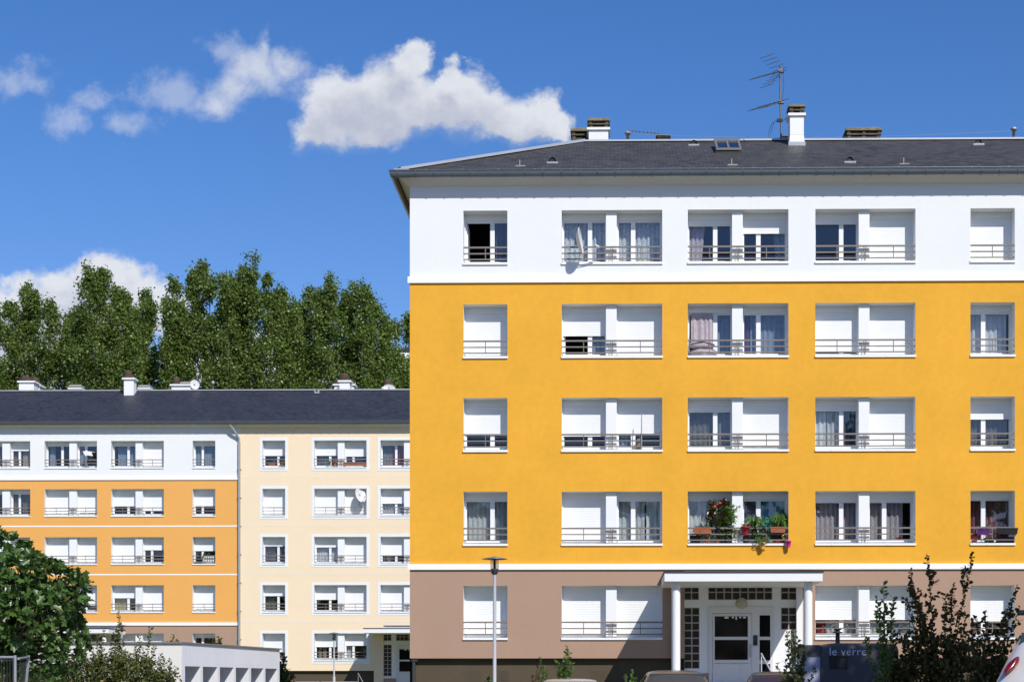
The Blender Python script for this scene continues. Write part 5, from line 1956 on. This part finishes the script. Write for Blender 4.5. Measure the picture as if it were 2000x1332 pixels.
# ------------------------------------------------------------------ aerials and dishes
def tv_antenna():
    Y = 5.25
    x, zb = at(1525.5, 275, Y)
    zt = at(1523, 133, Y)[1]
    root = thing('tv_antenna', 'tall rooftop mast with two comb-like television aerials beside the white chimney', 'antenna', (x, Y, zb - .4))
    xt = at(1523, 133, Y)[0]
    mb = MB()
    mb.tube([(x, Y, zb - .5), (x, Y, zb + .5), ((x + xt) / 2, Y, (zb + zt) / 2), (xt, Y, zt + .06)], [0.035, .033, .030, .026], 8)
    mb.build('mast', M['mast'], root)

    def boom(py, px1, py1, n, el, name, refl):
        x0, z0 = at(1524, py, Y)
        x1, z1 = at(px1, py1, Y - 1.1)
        a, b = Vector((x0 + .1, Y + .05, z0 + .02)), Vector((x1, Y - 1.1, z1))
        mb = MB()
        mb.tube([a, b], 0.017, 6)
        d = (b - a).normalized()
        s = d.cross(Vector((0, 0, 1))).normalized()
        for k in range(n):
            t = (k + .6) / n
            p = a.lerp(b, .12 + .88 * t)
            ln = el * (1.15 - .5 * t)
            tilt = Vector((0, 0, .10 * ln))
            mb.tube([p - s * ln + tilt, p + s * ln - tilt * .2], 0.0085, 5)
        if refl:
            for k in range(5):
                for sg in (1, -1):
                    q = a + Vector((-.12 - .05 * k, 0, 0)) + Vector((-.05 * k, 0, sg * .11 * k + sg * .04))
                    mb.tube([q - s * .30, q + s * .30], 0.008, 5)
            mb.tube([a, a + Vector((-.50, -.1, .58))], .009, 5)
            mb.tube([a, a + Vector((-.50, -.1, -.5))], .009, 5)
        mb.box(a.x - .16, a.x + .02, Y - .06, Y + .06, a.z - .07, a.z + .03)
        mb.build(name, M['mast'], root)
    boom(139, 1466, 156, 12, .20, 'aerial', True)
    boom(200, 1471, 214, 7, .42, 'aerial', False)
    mb = MB()
    z1 = at(1524, 236, Y)[1]
    mb.box(x - .14, x + .05, Y - .05, Y + .05, z1 - .04, z1 + .05)
    for dx_ in (0, .07):
        mb.tube([(x - .1, Y, z1), (x - .22, Y, z1 - .03), (x - .33 + dx_, Y, z1 - .16), (x - .40 + dx_, Y, z1 - .38), (x - .42 + dx_, Y, z1 - .62)], 0.008, 5)
        mb.tube([(x, Y, z1 - .02), (x + .12, Y, z1 + .02), (x + .22, Y - .1, z1 + .14 - dx_), (x + .28, Y - .2, z1 + .32 - dx_)], 0.008, 5)
    mb.tube([(x + .05, Y - .03, zt - .1), (x + .09, Y - .03, zt - .6), (x + .03, Y - .03, zt - 1.1)], .006, 5)
    mb.build('cable', M['black'], root)


tv_antenna()
root = thing('roof_aerial', 'thin horizontal aerial rod with short spikes on the roof ridge', 'antenna', (at(1232, 258, 5.4)[0], 5.4, 17.6))
mb = MB()
a, b = at(1228, 256, 5.4), at(1286, 261, 5.4)
mb.tube([(a[0], 5.4, a[1]), (b[0], 5.4, b[1])], .012, 6)
for k in range(9):
    t = k / 8
    xx, zz = a[0] + (b[0] - a[0]) * t, a[1] + (b[1] - a[1]) * t
    mb.tube([(xx, 5.25, zz - .01), (xx, 5.55, zz + .02)], .009, 5)
mb.build('rod', M['mast'], root)


def sat_dish(label, c, r, face, arm=True, mast_to=None, ry=None):
    """dish of radius r at c looking along face, with feed arm and mast"""
    root = thing('satellite_dish', label, 'satellite dish', tuple(c), 'satellite dishes')
    c, f = Vector(c), Vector(face).normalized()
    s = f.cross(Vector((0, 0, 1))).normalized()
    u = s.cross(f)
    ry = ry or r * 1.1
    mb = MB()
    rows, n = [], 28
    for k, sg in ((1.0, 0), (.8, 0), (.5, 0), (.05, 0)):
        dpt = .16 * r * 2 * (1 - k * k)
        rows.append([c + (s * math.cos(t) * r + u * math.sin(t) * ry) * k - f * dpt for t in [2 * math.pi * j / n for j in range(n)]])
    mb.grid(rows, 0, True, True)
    rows2 = [[p - f * .02 for p in row] for row in rows]
    mb.grid([rows[0], [p * 1 for p in rows2[0]]], 0, True, True)
    mb.grid(rows2[::1], 0, True, True)
    mb.build('dish', M['dish'], root)
    if arm:
        mb = MB()
        tip = c + f * r * 1.25 - u * ry * .75
        mb.tube([c - u * ry * .95 - f * .02, tip], .012, 6)
        mb.build('feed_arm', M['dish'], root)
        mb = MB()
        mb.tube([tip + u * .0, tip + (c - tip).normalized() * .11 + u * .02], [.03, .04], 10)
        mb.build('receiver', M['dish'], root)
    mb = MB()
    back = c - f * (r * .32 + .02)
    m1 = Vector(mast_to) if mast_to else back - Vector((0, 0, ry + .2))
    mb.box(back.x - .05, back.x + .05, back.y - .05, back.y + .07, back.z - .09, back.z + .09)
    knee = Vector((back.x, back.y, m1.z))
    mb.tube([back, knee], .02, 8)
    if (knee - m1).length > .03: mb.tube([knee, m1], .018, 8)
    mb.build('bracket', M['steel'], root)


x, z = at(1135, 470, -.35)
sat_dish('satellite dish seen edge-on, clamped to the top-floor railing with lace curtains', (x, -.35, z), .40, (0.992, -0.10, .13), True, (x - .16, .03, z - .12), .38)
x, z = at(704.5, 966, YB - .1)
sat_dish('large round satellite dish before the closed cream shutters', (x, YB - .1, z), .34, (0.62, -0.75, .35), True, (x + .05, YB + .03, z - .62), .46)
x, z = at(380.5, 751, YB + 5.0)
sat_dish('satellite dish on the roof ridge, standing beside a flat white chimney', (x, YB + 5.0, z), .28, (0.35, -0.85, .3), False, None, .32)
x, z = at(760, 757.5, YB + 5.3)
sat_dish('satellite dish half sunk behind the ridge next to the yellow corner', (x, YB + 5.3, z), .36, (0.15, -0.95, .35), False, None, .24)
root = thing('sun_parasol', 'small tilted white parasol standing on a top-floor window ledge', 'parasol', (at(175, 905, YB + .2)[0], YB + .2, ROWZ[0] - WH + .05))
mb = MB()
x, z = at(173, 886, YB + .05)
mb.grid([[(x - .28, YB - .15, z + .12), (x + .22, YB - .15, z + .06)], [(x - .12, YB + .35, z + .19), (x + .36, YB + .35, z + .12)]], 0, False)
mb.grid([[(x - .28, YB - .15, z + .12), (x + .22, YB - .15, z + .06)], [(x - .16, YB - .16, z - .10), (x + .32, YB - .16, z - .16)]], 0, False)
mb.build('canopy', M['white2'], root)
mb = MB()
xx = at(175, 905, YB + .2)[0]
mb.tube([(xx - .25, YB + .2, ROWZ[0] - WH + .05), (x + .05, YB + .1, z + .1)], .015, 6)
mb.tube([(xx + .35, YB + .2, ROWZ[0] - WH + .05), (x + .05, YB + .1, z + .1)], .015, 6)
mb.build('leg', M['black'], root)

# ------------------------------------------------------------------ things on the window ledges
def pot(label, px, py0, py1, wpx, Y, mat, kind=None, hh=.3, ww=.14, name='flower_pot', cat='flower pot', group='pots on the window rail', seed=0, flower=None, leafmat='plantleaf', n=70, ls=.10):
    s = (Y - CAM[1]) / F
    x, zb = at(px, py1, Y)
    zt = at(px, py0, Y)[1]
    r = wpx * s / 2
    root = thing(name, label, cat, (x, Y, zb), group)
    mb = MB()
    h = zt - zb
    mb.lathe((x, Y, zb), [(r * .68, 0), (r * .92, h * .8), (r, h * .8), (r * 1.02, h), (r * .88, h), (r * .86, h * .86), (0.01, h * .86)], 18)
    mb.build('pot', M[mat], root)
    add_plant(root, x, Y, zb + h * .85, kind, hh, ww, seed, flower, leafmat, n, ls)
    return root


def add_plant(root, x, y, z, kind, hh, ww, seed, flower, leafmat, n, ls):
    global rng
    if not kind: return
    keep, rng = rng, np.random.default_rng(seed + 500)
    P, D, SZ = [], [], []
    st = MB()
    wd = .5
    if kind == 'bush':
        for k in range(n):
            a, q = rng.uniform(0, 6.28), rng.uniform(0, 1) ** .5
            t = rng.uniform(.15, 1)
            P.append((x + ww * q * math.cos(a), y + ww * .8 * q * math.sin(a), z + hh * t))
            D.append((math.cos(a), math.sin(a), rng.uniform(-.7, .8)))
            SZ.append(ls * rng.uniform(.6, 1.2))
            if k % 8 == 0: st.tube([(x, y, z), P[-1]], .006, 4, cap=False)
        wd = .65
    elif kind == 'bamboo':
        for k in range(14):
            a, q = rng.uniform(0, 6.28), rng.uniform(.1, 1)
            tip = Vector((x + ww * q * math.cos(a), y + ww * .7 * q * math.sin(a), z + hh * rng.uniform(.6, 1)))
            b = Vector((x + ww * .2 * math.cos(a), y, z))
            st.tube([b, b.lerp(tip, .5), tip], .005, 4, cap=False)
            for j in range(n // 7):
                p = b.lerp(tip, rng.uniform(.2, 1))
                P.append(p)
                D.append((rng.normal(), rng.normal() * .6, rng.uniform(-.4, 1.0)))
                SZ.append(ls * rng.uniform(.7, 1.3))
        wd = .16
    elif kind == 'spider':
        for k in range(n):
            a = rng.uniform(0, 6.28)
            o = Vector((math.cos(a), math.sin(a) * .8, 0))
            b = Vector((x, y, z))
            c = b + o * ww * .5 + Vector((0, 0, hh * rng.uniform(.6, 1)))
            e = b + o * ww * rng.uniform(.8, 1.5) + Vector((0, 0, hh * rng.uniform(.2, .75)))
            for q0, q1 in ((b, c), (c, e)):
                P.append(q0)
                D.append(q1 - q0)
                SZ.append((q1 - q0).length * 1.05)
        wd = .12
    if st.V: st.build('stem', M['stem'], root)
    leaf_mesh('foliage', np.array([tuple(p) for p in P]), np.array([tuple(d) for d in D]), np.array(SZ), M[leafmat], root, wd, 6, .08)
    if flower:
        fm, pos, fr = flower
        mb = MB()
        for (dx_, dz_) in pos:
            mb.ball((x + dx_, y - ww * .5, z + dz_), fr, fr * .8, fr * .8, 9, 6, 0, lambda q: 1 + .25 * math.sin(9 * q.x + 7 * q.z))
        mb.build('flower', M[fm], root)
    rng = keep


def trough(label, pxa, pxb, py0, py1, Y, mat, kind=None, hh=.25, seed=0, group='pots on the window rail', leafmat='plantleaf', n=60, ls=.1, d=.17):
    xa, zt = at(pxa, py0, Y)
    xb, zb = at(pxb, py1, Y)
    root = thing('plant_trough', label, 'planter', ((xa + xb) / 2, Y, zb), group)
    mb = MB()
    t = .02
    lo = [(xa + t, Y - d / 2 + t), (xb - t, Y - d / 2 + t), (xb - t, Y + d / 2 - t), (xa + t, Y + d / 2 - t)]
    hi = [(xa, Y - d / 2), (xb, Y - d / 2), (xb, Y + d / 2), (xa, Y + d / 2)]
    rim = [(xa - .008, Y - d / 2 - .008), (xb + .008, Y - d / 2 - .008), (xb + .008, Y + d / 2 + .008), (xa - .008, Y + d / 2 + .008)]
    z1 = zt - .03
    rows = [[(*p, zb) for p in lo], [(*p, z1) for p in hi], [(*p, z1) for p in rim], [(*p, zt) for p in rim], [(*p, zt - .02) for p in lo]]
    mb.grid(rows, 0, False, True)
    mb.face(rows[0][::-1])
    mb.face(rows[-1], 1)
    mb.build('trough', [M[mat], M['soil']], root)
    if kind:
        m = max(1, int((xb - xa) / .2))
        x = (xa + xb) / 2
        add_plant(root, x, Y, zt - .03, kind, hh, (xb - xa) * .45, seed, None, leafmat, n, ls)
    return root


YR = -.06
ys_ = 0.20
zled = ROWZ[3] - WH + .05
trough('long terracotta trough hung on the rail before the white curtain', 1355, 1389, 1030.5, 1042.5, YR, 'terracotta', 'bush', .06, 1, n=24, ls=.05)
pot('dark pot of a tall begonia with coral flowers', 1402, 1030, 1041, 17, .12, 'black', 'bush', .80, .24, seed=2, flower=('flower', [(-.10, .62), (.06, .72), (.0, .68), (-.16, .5)], .05), leafmat='begonia', n=190, ls=.16)
pot('wide black pot of a bushy green bamboo', 1424, 1027, 1043, 19, .14, 'black', 'bamboo', .66, .31, seed=3, n=300, ls=.17)
pot('red plastic pot fixed to the rail in front of the white pier', 1455.5, 1028, 1044, 17, YR, 'red', 'bush', .10, .09, seed=4, leafmat='begonia', n=40, ls=.07)
pot('black pot of a spiky spider plant right of the red pot', 1474, 1030, 1043, 13, .10, 'black', 'spider', .40, .26, seed=5, n=46)
trough('weathered terracotta trough with drooping leaves before the turquoise curtain', 1504, 1534, 1029, 1040, YR, 'terracotta', 'spider', .42, 6, n=46)
pot('small terracotta pot with a pale green seedling on the ledge', 1401, 1054, 1061, 9, ys_, 'terracotta', 'bush', .18, .12, seed=7, leafmat='freshleaf', n=40, ls=.08)
pot('yellow plastic pot hooked below the rail outside the ledge', 1489, 1059, 1071, 12, -.13, 'lemon', 'bush', .18, .20, seed=8, leafmat='plantleaf', n=90, ls=.07)
pot('pink plastic pot hooked at the right end of the ledge', 1540, 1055, 1069, 11, -.13, 'pink', None)
pot('low red bowl with a yellow flower on the ledge', 1518, 1054, 1060.5, 17, ys_, 'red', 'bush', .16, .13, seed=9, flower=('yflower', [(.14, .10), (.18, .06), (.16, .14)], .035), leafmat='begonia', n=40, ls=.09)
pot('leafy trailing plant in a brown pot left of the weathered trough', 1496, 1040, 1050, 12, .15, 'terracotta', 'bush', .48, .24, seed=10, leafmat='plantleaf', n=150, ls=.10)
trough('black trough standing in the left corner of the plant-filled ledge', 1347, 1368, 1046, 1060, ys_, 'black', 'bush', .10, 11, leafmat='begonia', n=30, ls=.08)
pot('dark pot with trailing greenery on the ledge below the bamboo', 1422, 1050, 1060.5, 14, ys_, 'black', 'bush', .26, .26, seed=12, n=130, ls=.09)
pot('dark brown pot on the ledge under the red pot', 1457, 1047, 1060.5, 13, ys_, 'black', None)
pot('pot of thin feathery stems reaching up before the white pier', 1446, 1048, 1060.5, 11, .24, 'black', 'bamboo', .95, .16, seed=13, n=60, ls=.07)
pot('black pot of broad light green leaves behind the coral begonia', 1412, 1049, 1060.5, 13, .26, 'black', 'bush', .42, .17, seed=21, leafmat='freshleaf', n=110, ls=.10)
pot('pot of dense small-leaved green spilling over the ledge left of the yellow pot', 1478, 1050, 1060.5, 14, .16, 'black', 'bush', .40, .26, seed=22, n=170, ls=.075)
pot('pot of tall grassy green leaves standing before the turquoise curtain', 1527, 1048, 1060.5, 13, .26, 'black', 'spider', .75, .22, seed=23, n=60)
pot('pot with small coral blooms on the ledge below the long terracotta trough', 1380, 1051, 1060.5, 13, .18, 'terracotta', 'bush', .22, .20, seed=24, n=90, ls=.08, flower=('flower', [(-.08, .2), (.06, .24), (.12, .16)], .028))
PG = 'planters on the last railing'
trough('purple trough hung on the rail before plum curtains', 1907, 1932, 1032, 1044, YR, 'purple', 'bush', .12, 14, PG, n=16, ls=.05)
pot('dark red pot on the ledge under the purple trough', 1903, 1044, 1058, 15, ys_, 'red', None, group=PG)
trough('long black trough hung at the right end of the rail', 1947, 1987, 1031, 1043, YR, 'black', None, group=PG)
trough('black trough standing on the ledge under another black trough', 1945, 1984, 1049, 1060, ys_, 'black', None, group=PG)
trough('small black trough in the middle of the ledge', 1923, 1941, 1050, 1060.5, ys_, 'black', 'bush', .45, 15, PG, n=22, ls=.05)
# bedding airing at the open window of the third floor
zl3 = ROWZ[1] - WH + .05
xa, xb = at(1347, 650, .25)[0], at(1397, 650, .25)[0]
root = thing('duvet', 'pale lilac bedding bundled over the ledge and hung at an open window', 'bedding', ((xa + xb) / 2, .25, zl3))
mb = MB()
rows = []
zt3 = at(1370, 612, .38)[1]
n = 24
for k in range(9):
    t = k / 8
    rows.append([(xa + .05 + (xb - xa - .12) * i / n, .40 - .12 * t * t + .035 * math.sin(i * 1.05 + 1.3 * math.sin(i * .37)) * (.5 + t), zt3 + (zl3 + .42 - zt3) * t) for i in range(n + 1)])
mb.grid(rows)
mb.build('hanging_sheet', C['lilac'], root)
mb = MB()
cx3 = (xa + xb) / 2
mb.ball((cx3 - .02, .22, zl3 + .34), .37, .17, .14, 22, 12, 0, lambda q: 1 + .06 * math.sin(7 * q.x + 3 * q.z) + .04 * math.sin(13 * q.x))
mb.ball((cx3 + .03, .20, zl3 + .12), .41, .18, .15, 22, 12, 0, lambda q: 1 + .07 * math.sin(8 * q.x - 4 * q.z) + .04 * math.sin(15 * q.x + 2))
mb.build('folded_quilt', C['lilac'], root)
# closed parasol pole and bag on the second floor
zl2 = ROWZ[2] - WH + .05
x, z = at(1253, 805, .0)
root = thing('parasol_pole', 'thin grey pole tied upright to a second-floor railing', 'pole', (x, -.01, zl2 - .05))
mb = MB()
mb.tube([(x, -.012, zl2 - .08), (x, -.012, z)], [.018, .014], 8)
mb.build('pole', M['steel'], root)
mb = MB()
mb.tube([(x, -.012, zl2 + .46), (x, .03, zl2 + .46)], .03, 8)
mb.build('clamp', M['darkmetal'], root)
x = at(1248, 860, .3)[0]
root = thing('cloth_bag', 'small beige bag slumped on the ledge beside a thin pole', 'bag', (x, .3, zl2))
mb = MB()
mb.ball((x, .3, zl2 + .19), .10, .09, .19, 14, 9, 0, lambda q: 1 + .10 * math.sin(5 * q.z + 4 * q.x))
mb.build('bag', C['beige'], root)
# small things on the far block's ledges
LY = YB + .12
FG = 'pots on the cream block'
trough('long terracotta trough on the top ledge of the cream block', 671, 716, 903, 909.5, LY, 'terracotta', 'bush', .10, 31, FG, n=20, ls=.07)
pot('round terracotta pot on the top ledge left of the long trough', 654, 900, 909.5, 9, LY, 'terracotta', None, group=FG)
pot('blue-green pot on the top ledge of the cream block', 643, 900, 909.5, 7, LY, 'bluegreen', 'bush', .12, .10, seed=32, group=FG, n=20, ls=.08)
trough('short terracotta trough on the first ledge of the cream block', 525, 538, 905, 909.5, LY, 'terracotta', None, group=FG)
pot('brown pot with a dry plant by the right reveal of a cream window', 550.5, 902, 909.5, 8, LY, 'terracotta', 'bush', .12, .12, seed=33, group=FG, leafmat='begonia', n=30, ls=.09)
zl_ = ROWZ[2] - WH + .05
x = at(391, 1090, YB + .22)[0]
root = thing('folding_chair', 'dark and lime folding chair on a window ledge of the orange block', 'chair', (x, YB + .22, zl_))
for nm, q0, q1 in (('seat', (-.28, .26), (.12, .20)), ('backrest', (.10, .20), (.24, .62))):
    mb = MB()
    rows = [[(x + q0[0], YB + .06, zl_ + q0[1]), (x + q1[0], YB + .06, zl_ + q1[1])], [(x + q0[0], YB + .36, zl_ + q0[1]), (x + q1[0], YB + .36, zl_ + q1[1])],
            [(x + q0[0], YB + .36, zl_ + q0[1] + .03), (x + q1[0], YB + .36, zl_ + q1[1] + .03)], [(x + q0[0], YB + .06, zl_ + q0[1] + .03), (x + q1[0], YB + .06, zl_ + q1[1] + .03)]]
    mb.grid(rows, 0, False, True)
    mb.build(nm, M['black'] if nm == 'seat' else M['lime'], root)
for yy in (YB + .05, YB + .37):
    for q0, q1 in (((-.26, .26), (.12, 0)), ((.14, .24), (-.22, 0))):
        mb = MB()
        mb.tube([(x + q0[0], yy, zl_ + q0[1]), (x + q1[0], yy, zl_ + q1[1])], .016, 6)
        mb.build('leg', M['darkmetal'], root)
x0b, x1b = at(399, 1088, YB + .2)[0], at(419, 1088, YB + .2)[0]
root = thing('drying_rack', 'low rack of hanging striped cloths beside the folding chair', 'drying rack', ((x0b + x1b) / 2, YB + .2, zl_))
mb = MB()
for k in range(6):
    u = x0b + (x1b - x0b) * (k + .15) / 6
    mb.box(u, u + .055, YB + .19, YB + .21, zl_ + .08, zl_ + .44)
mb.build('cloth', M['white2'], root)
mb = MB()
mb.tube([(x0b, YB + .2, zl_ + .45), (x1b, YB + .2, zl_ + .45)], .012, 6)
mb.tube([(x0b, YB + .2, zl_), (x0b, YB + .2, zl_ + .45)], .012, 6)
mb.tube([(x1b, YB + .2, zl_), (x1b, YB + .2, zl_ + .45)], .012, 6)
mb.build('rack', M['darkmetal'], root)
# grey barrier tube reaching in at the right edge
Yb = -16.0
xa, za = at(1988, 1196, Yb)
root = thing('barrier_post', 'dark grey tubular barrier arm reaching in at the right edge', 'barrier', (xa + 1.4, Yb, -1.0))
mb = MB()
mb.tube([(xa, Yb, za), (xa + 1.45, Yb, za)], .055, 14)
mb.build('arm', M['mast'], root)
mb = MB()
mb.tube([(xa + 1.4, Yb, -1.1), (xa + 1.4, Yb, za + .1)], .06, 14)
mb.build('post', M['mast'], root)


def treeline():
    """the wood across the road behind the viewer, seen only mirrored in the window panes"""
    P, D, SZ = [], [], []
    root = thing('treeline', None, None, (0, -95, -1))
    for k in range(26):
        x = -62 + k * 5.2 + rng.uniform(-1.5, 1.5)
        y = -95 + rng.uniform(-4, 4)
        h = rng.uniform(15, 23)
        for c in range(46):
            q = Vector(rng.normal(size=3)).normalized()
            p = Vector((x + q.x * 3.6, y + q.y * 3.2, h * .55 + q.z * h * .45))
            m = 16
            P.append(rng.normal(size=(m, 3)) * .8 + np.array(p))
            D.append(rng.normal(size=(m, 3)))
            SZ.append(rng.uniform(.7, 1.2, size=m))
    off = OFF[root.name]
    o = leaf_mesh('treeline', np.concatenate(P), np.concatenate(D), np.concatenate(SZ), M['poplar'], root, .9, 4, .1)
    o.parent = None
    o.location = off
    bpy.data.objects.remove(root)
    o.name = 'treeline'
    tag(o, kind='stuff')


treeline()
